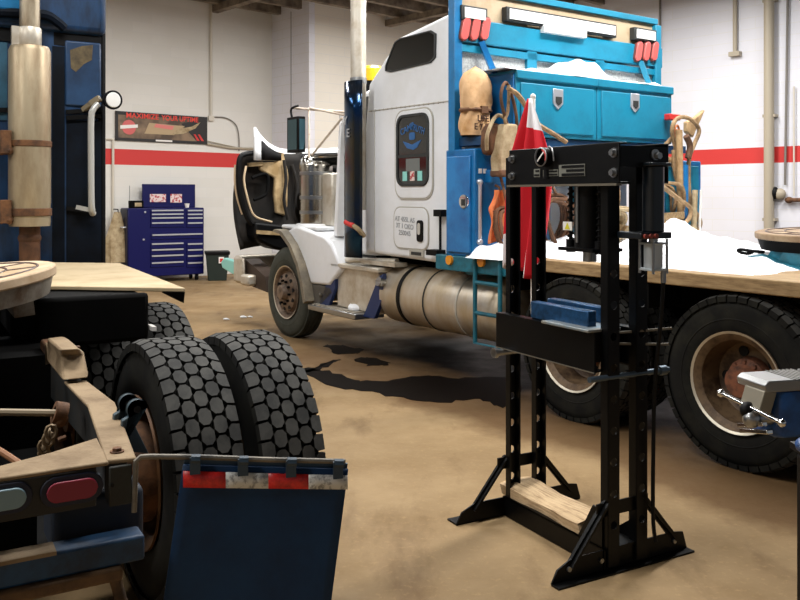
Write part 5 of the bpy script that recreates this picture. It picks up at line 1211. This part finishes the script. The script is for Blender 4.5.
m = MB(); m.loft([[(x, y, z) for y, z in ((-.07, zbot-.01), (.07, zbot-.01), (.075, zjaw), (-.075, zjaw))] for x in (-.22, xj-.03)]); m.cyl((-.08, 0, .90), (-.08, 0, zbot), .08); m.cyl((-.08, 0, .90), (-.08, 0, .925), .11); build('fixed_jaw', m, vise_blue, vs, bevel=.01)
m = MB(); m.pxz([(xj-.0, zjaw), (xf_+.035, zjaw), (xf_+.04, ztop-.012), (xf_+.025, ztop), (xj, ztop)], -.06, .065); build('jaw_cap', m, steel, vs, bevel=.003)
m = MB(); m.pxz([(xf_+.04, zjaw+.005), (xf_+.06, zjaw-.055), (xf_+.02, zjaw-.06), (xf_-.0, zjaw+.0)], -.02, .065); build('jaw_plate', m, mat('pale jaw plate', '#857e6e', .5, .4), vs, bevel=.003)
m = MB(); m.box(xj-.07, xj-.035, -.08, .08, zjaw-.02, ztop-.004); build('jaw_insert', m, steel, vs, bevel=.002)
m = MB()
for k in range(7): m.box(xj+.002+k*.014, xj+.006+k*.014, -.06, .065, ztop, ztop+.002)
build('jaw_serration', m, mat('grey steel', '#77756f', .4, .8), vs)
sp = vp(747, 411, .12); sp = V((xf_+.05, .07, vz(411)))
m = MB(); m.cyl((xf_-.04, .03, sp.z), (xf_+.055, .03, sp.z), .02); m.ball((xf_+.055, .03, sp.z), .026); build('spindle', m, steel, vs)
hx = xf_+.06; A1, A2 = VF_.atx(721, 393, hx), VF_.atx(782, 423, hx)
m = MB(); m.cyl(A1, A2, .0065, n=12); m.ball(A1, .012); m.ball(A2, .011); build('handle_bar', m, chrome, vs)
k_ = VF_.atx(748, 410, hx); m = MB(); m.ball(k_, .02, 1.2, 1, 1.2); build('handle_hub', m, black, vs)
m = MB(); a, c = VF_.atx(739, 425, hx-.02), VF_.atx(765, 424, hx-.02); m.bar(a, c, .016, .012); m.bar(VF_.atx(742, 430, hx-.02), VF_.atx(770, 432, hx-.02), .02, .012); build('slide_bar', m, chrome, vs, bevel=.002)

# ================================================================ FLOOR STAINS AND LITTER
def puddle(px, label):
    pts = [floorpt(*p) for p in px]; out = []; n = len(pts)
    sp_ = []
    for i in range(n):
        for j in range(5):
            p0, p1, p2, p3 = pts[i-1], pts[i], pts[(i+1) % n], pts[(i+2) % n]; t = j/5
            q = .5*((2*p1)+(p2-p0)*t+(2*p0-5*p1+4*p2-p3)*t*t+(3*p1-p0-3*p2+p3)*t**3)
            q.x += random.uniform(-.03, .03); q.y += random.uniform(-.05, .05); sp_.append(q)
    m = MB(); m.prism([(p.x, p.y, .0008) for p in sp_], (0, 0, .002)); o = build('oil_puddle', m, puddle_mat, smooth=False)
    return tag(o, label, 'puddle', 'dark puddles beside the white truck')
puddle([(303, 371), (325, 370), (352, 379), (380, 381), (420, 376), (455, 378), (512, 379), (520, 398), (505, 407), (480, 400), (440, 402), (400, 398), (362, 391), (330, 384)], 'long dark oily puddle stretching from the near tires toward the press')
puddle([(324, 346), (340, 345), (362, 350), (355, 354), (336, 353)], 'small dark puddle patch just behind the white truck front wheel')
puddle([(356, 359), (370, 358), (388, 363), (380, 366), (362, 364)], 'small dark puddle patch below the step of the white truck')
puddle([(300, 369), (312, 368), (330, 362), (338, 359.5), (336, 362), (318, 370), (306, 373)], 'thin dark streak of liquid at the left tip of the long puddle')
for k, (px, py, r) in enumerate(((226, 320, .03), (243, 318, .035), (250, 317.5, .025))):
    p = floorpt(px, py); m = MB(); m.ball((p.x, p.y, r*.45), r, 1.3, .9, .5, 10); m.ball((p.x+r, p.y, r*.3), r*.6, 1, 1, .5, 8)
    o = build('snow_lump', m, snow_mat, None); tag(o, ('small white snow lump alone on the floor left of the front wheel', 'larger white snow lump on the floor before the front wheel', 'small snow lump touching the floor closest to the front wheel')[k], 'snow lump')

# ================================================================ LIGHT AND CAMERA
def area(u, v, sx, sy, e, col=(1, .985, .965)):
    l = bpy.data.lights.new('unseen_ceiling_lamp', 'AREA'); l.shape = 'RECTANGLE'; l.size = sx; l.size_y = sy; l.energy = e; l.color = col
    o = bpy.data.objects.new('unseen_ceiling_lamp', l); COL.objects.link(o)
    p = Matrix.Rotation(RF.a, 4, 'Z') @ V((u, v, CZ-.08)); o.location = p-V((0, 0, .12)); o.rotation_euler = (0, 0, RF.a)
for u, e in ((-4, 210), (1.5, 200), (6.5, 330), (11.5, 260)):  # unseen rows; the leftmost is added fill for the truck's near side
    for v, k in ((3.2, 1.05), (7.2, .9), (11.2, .5)): area(u, v, 2.6, .5, e*k)
w = bpy.data.worlds.new('world'); sc.world = w; w.use_nodes = True
bg = w.node_tree.nodes['Background']; bg.inputs['Color'].default_value = (.85, .92, 1, 1); bg.inputs['Strength'].default_value = .22
cam = bpy.data.cameras.new('camera'); co_ = bpy.data.objects.new('camera', cam); COL.objects.link(co_)
co_.location = (0, 0, CH); co_.rotation_euler = (PI/2, 0, 0)
cam.sensor_width = 36; cam.lens = 36*F/800; cam.shift_y = -(300-HY)/800; cam.clip_end = 200
sc.camera = co_
sc.view_settings.view_transform = 'Standard'; sc.view_settings.look = 'None'; sc.view_settings.gamma = 1; sc.view_settings.use_curve_mapping = False
sc.view_settings.exposure = .02
try: sc.cycles.use_denoising = True
except Exception: pass

# no deeper than thing > part > sub-part
def depth(o):
    d = 0
    while o.parent: o = o.parent; d += 1
    return d
for o in list(bpy.data.objects):
    while depth(o) > 2: o.parent = o.parent.parent
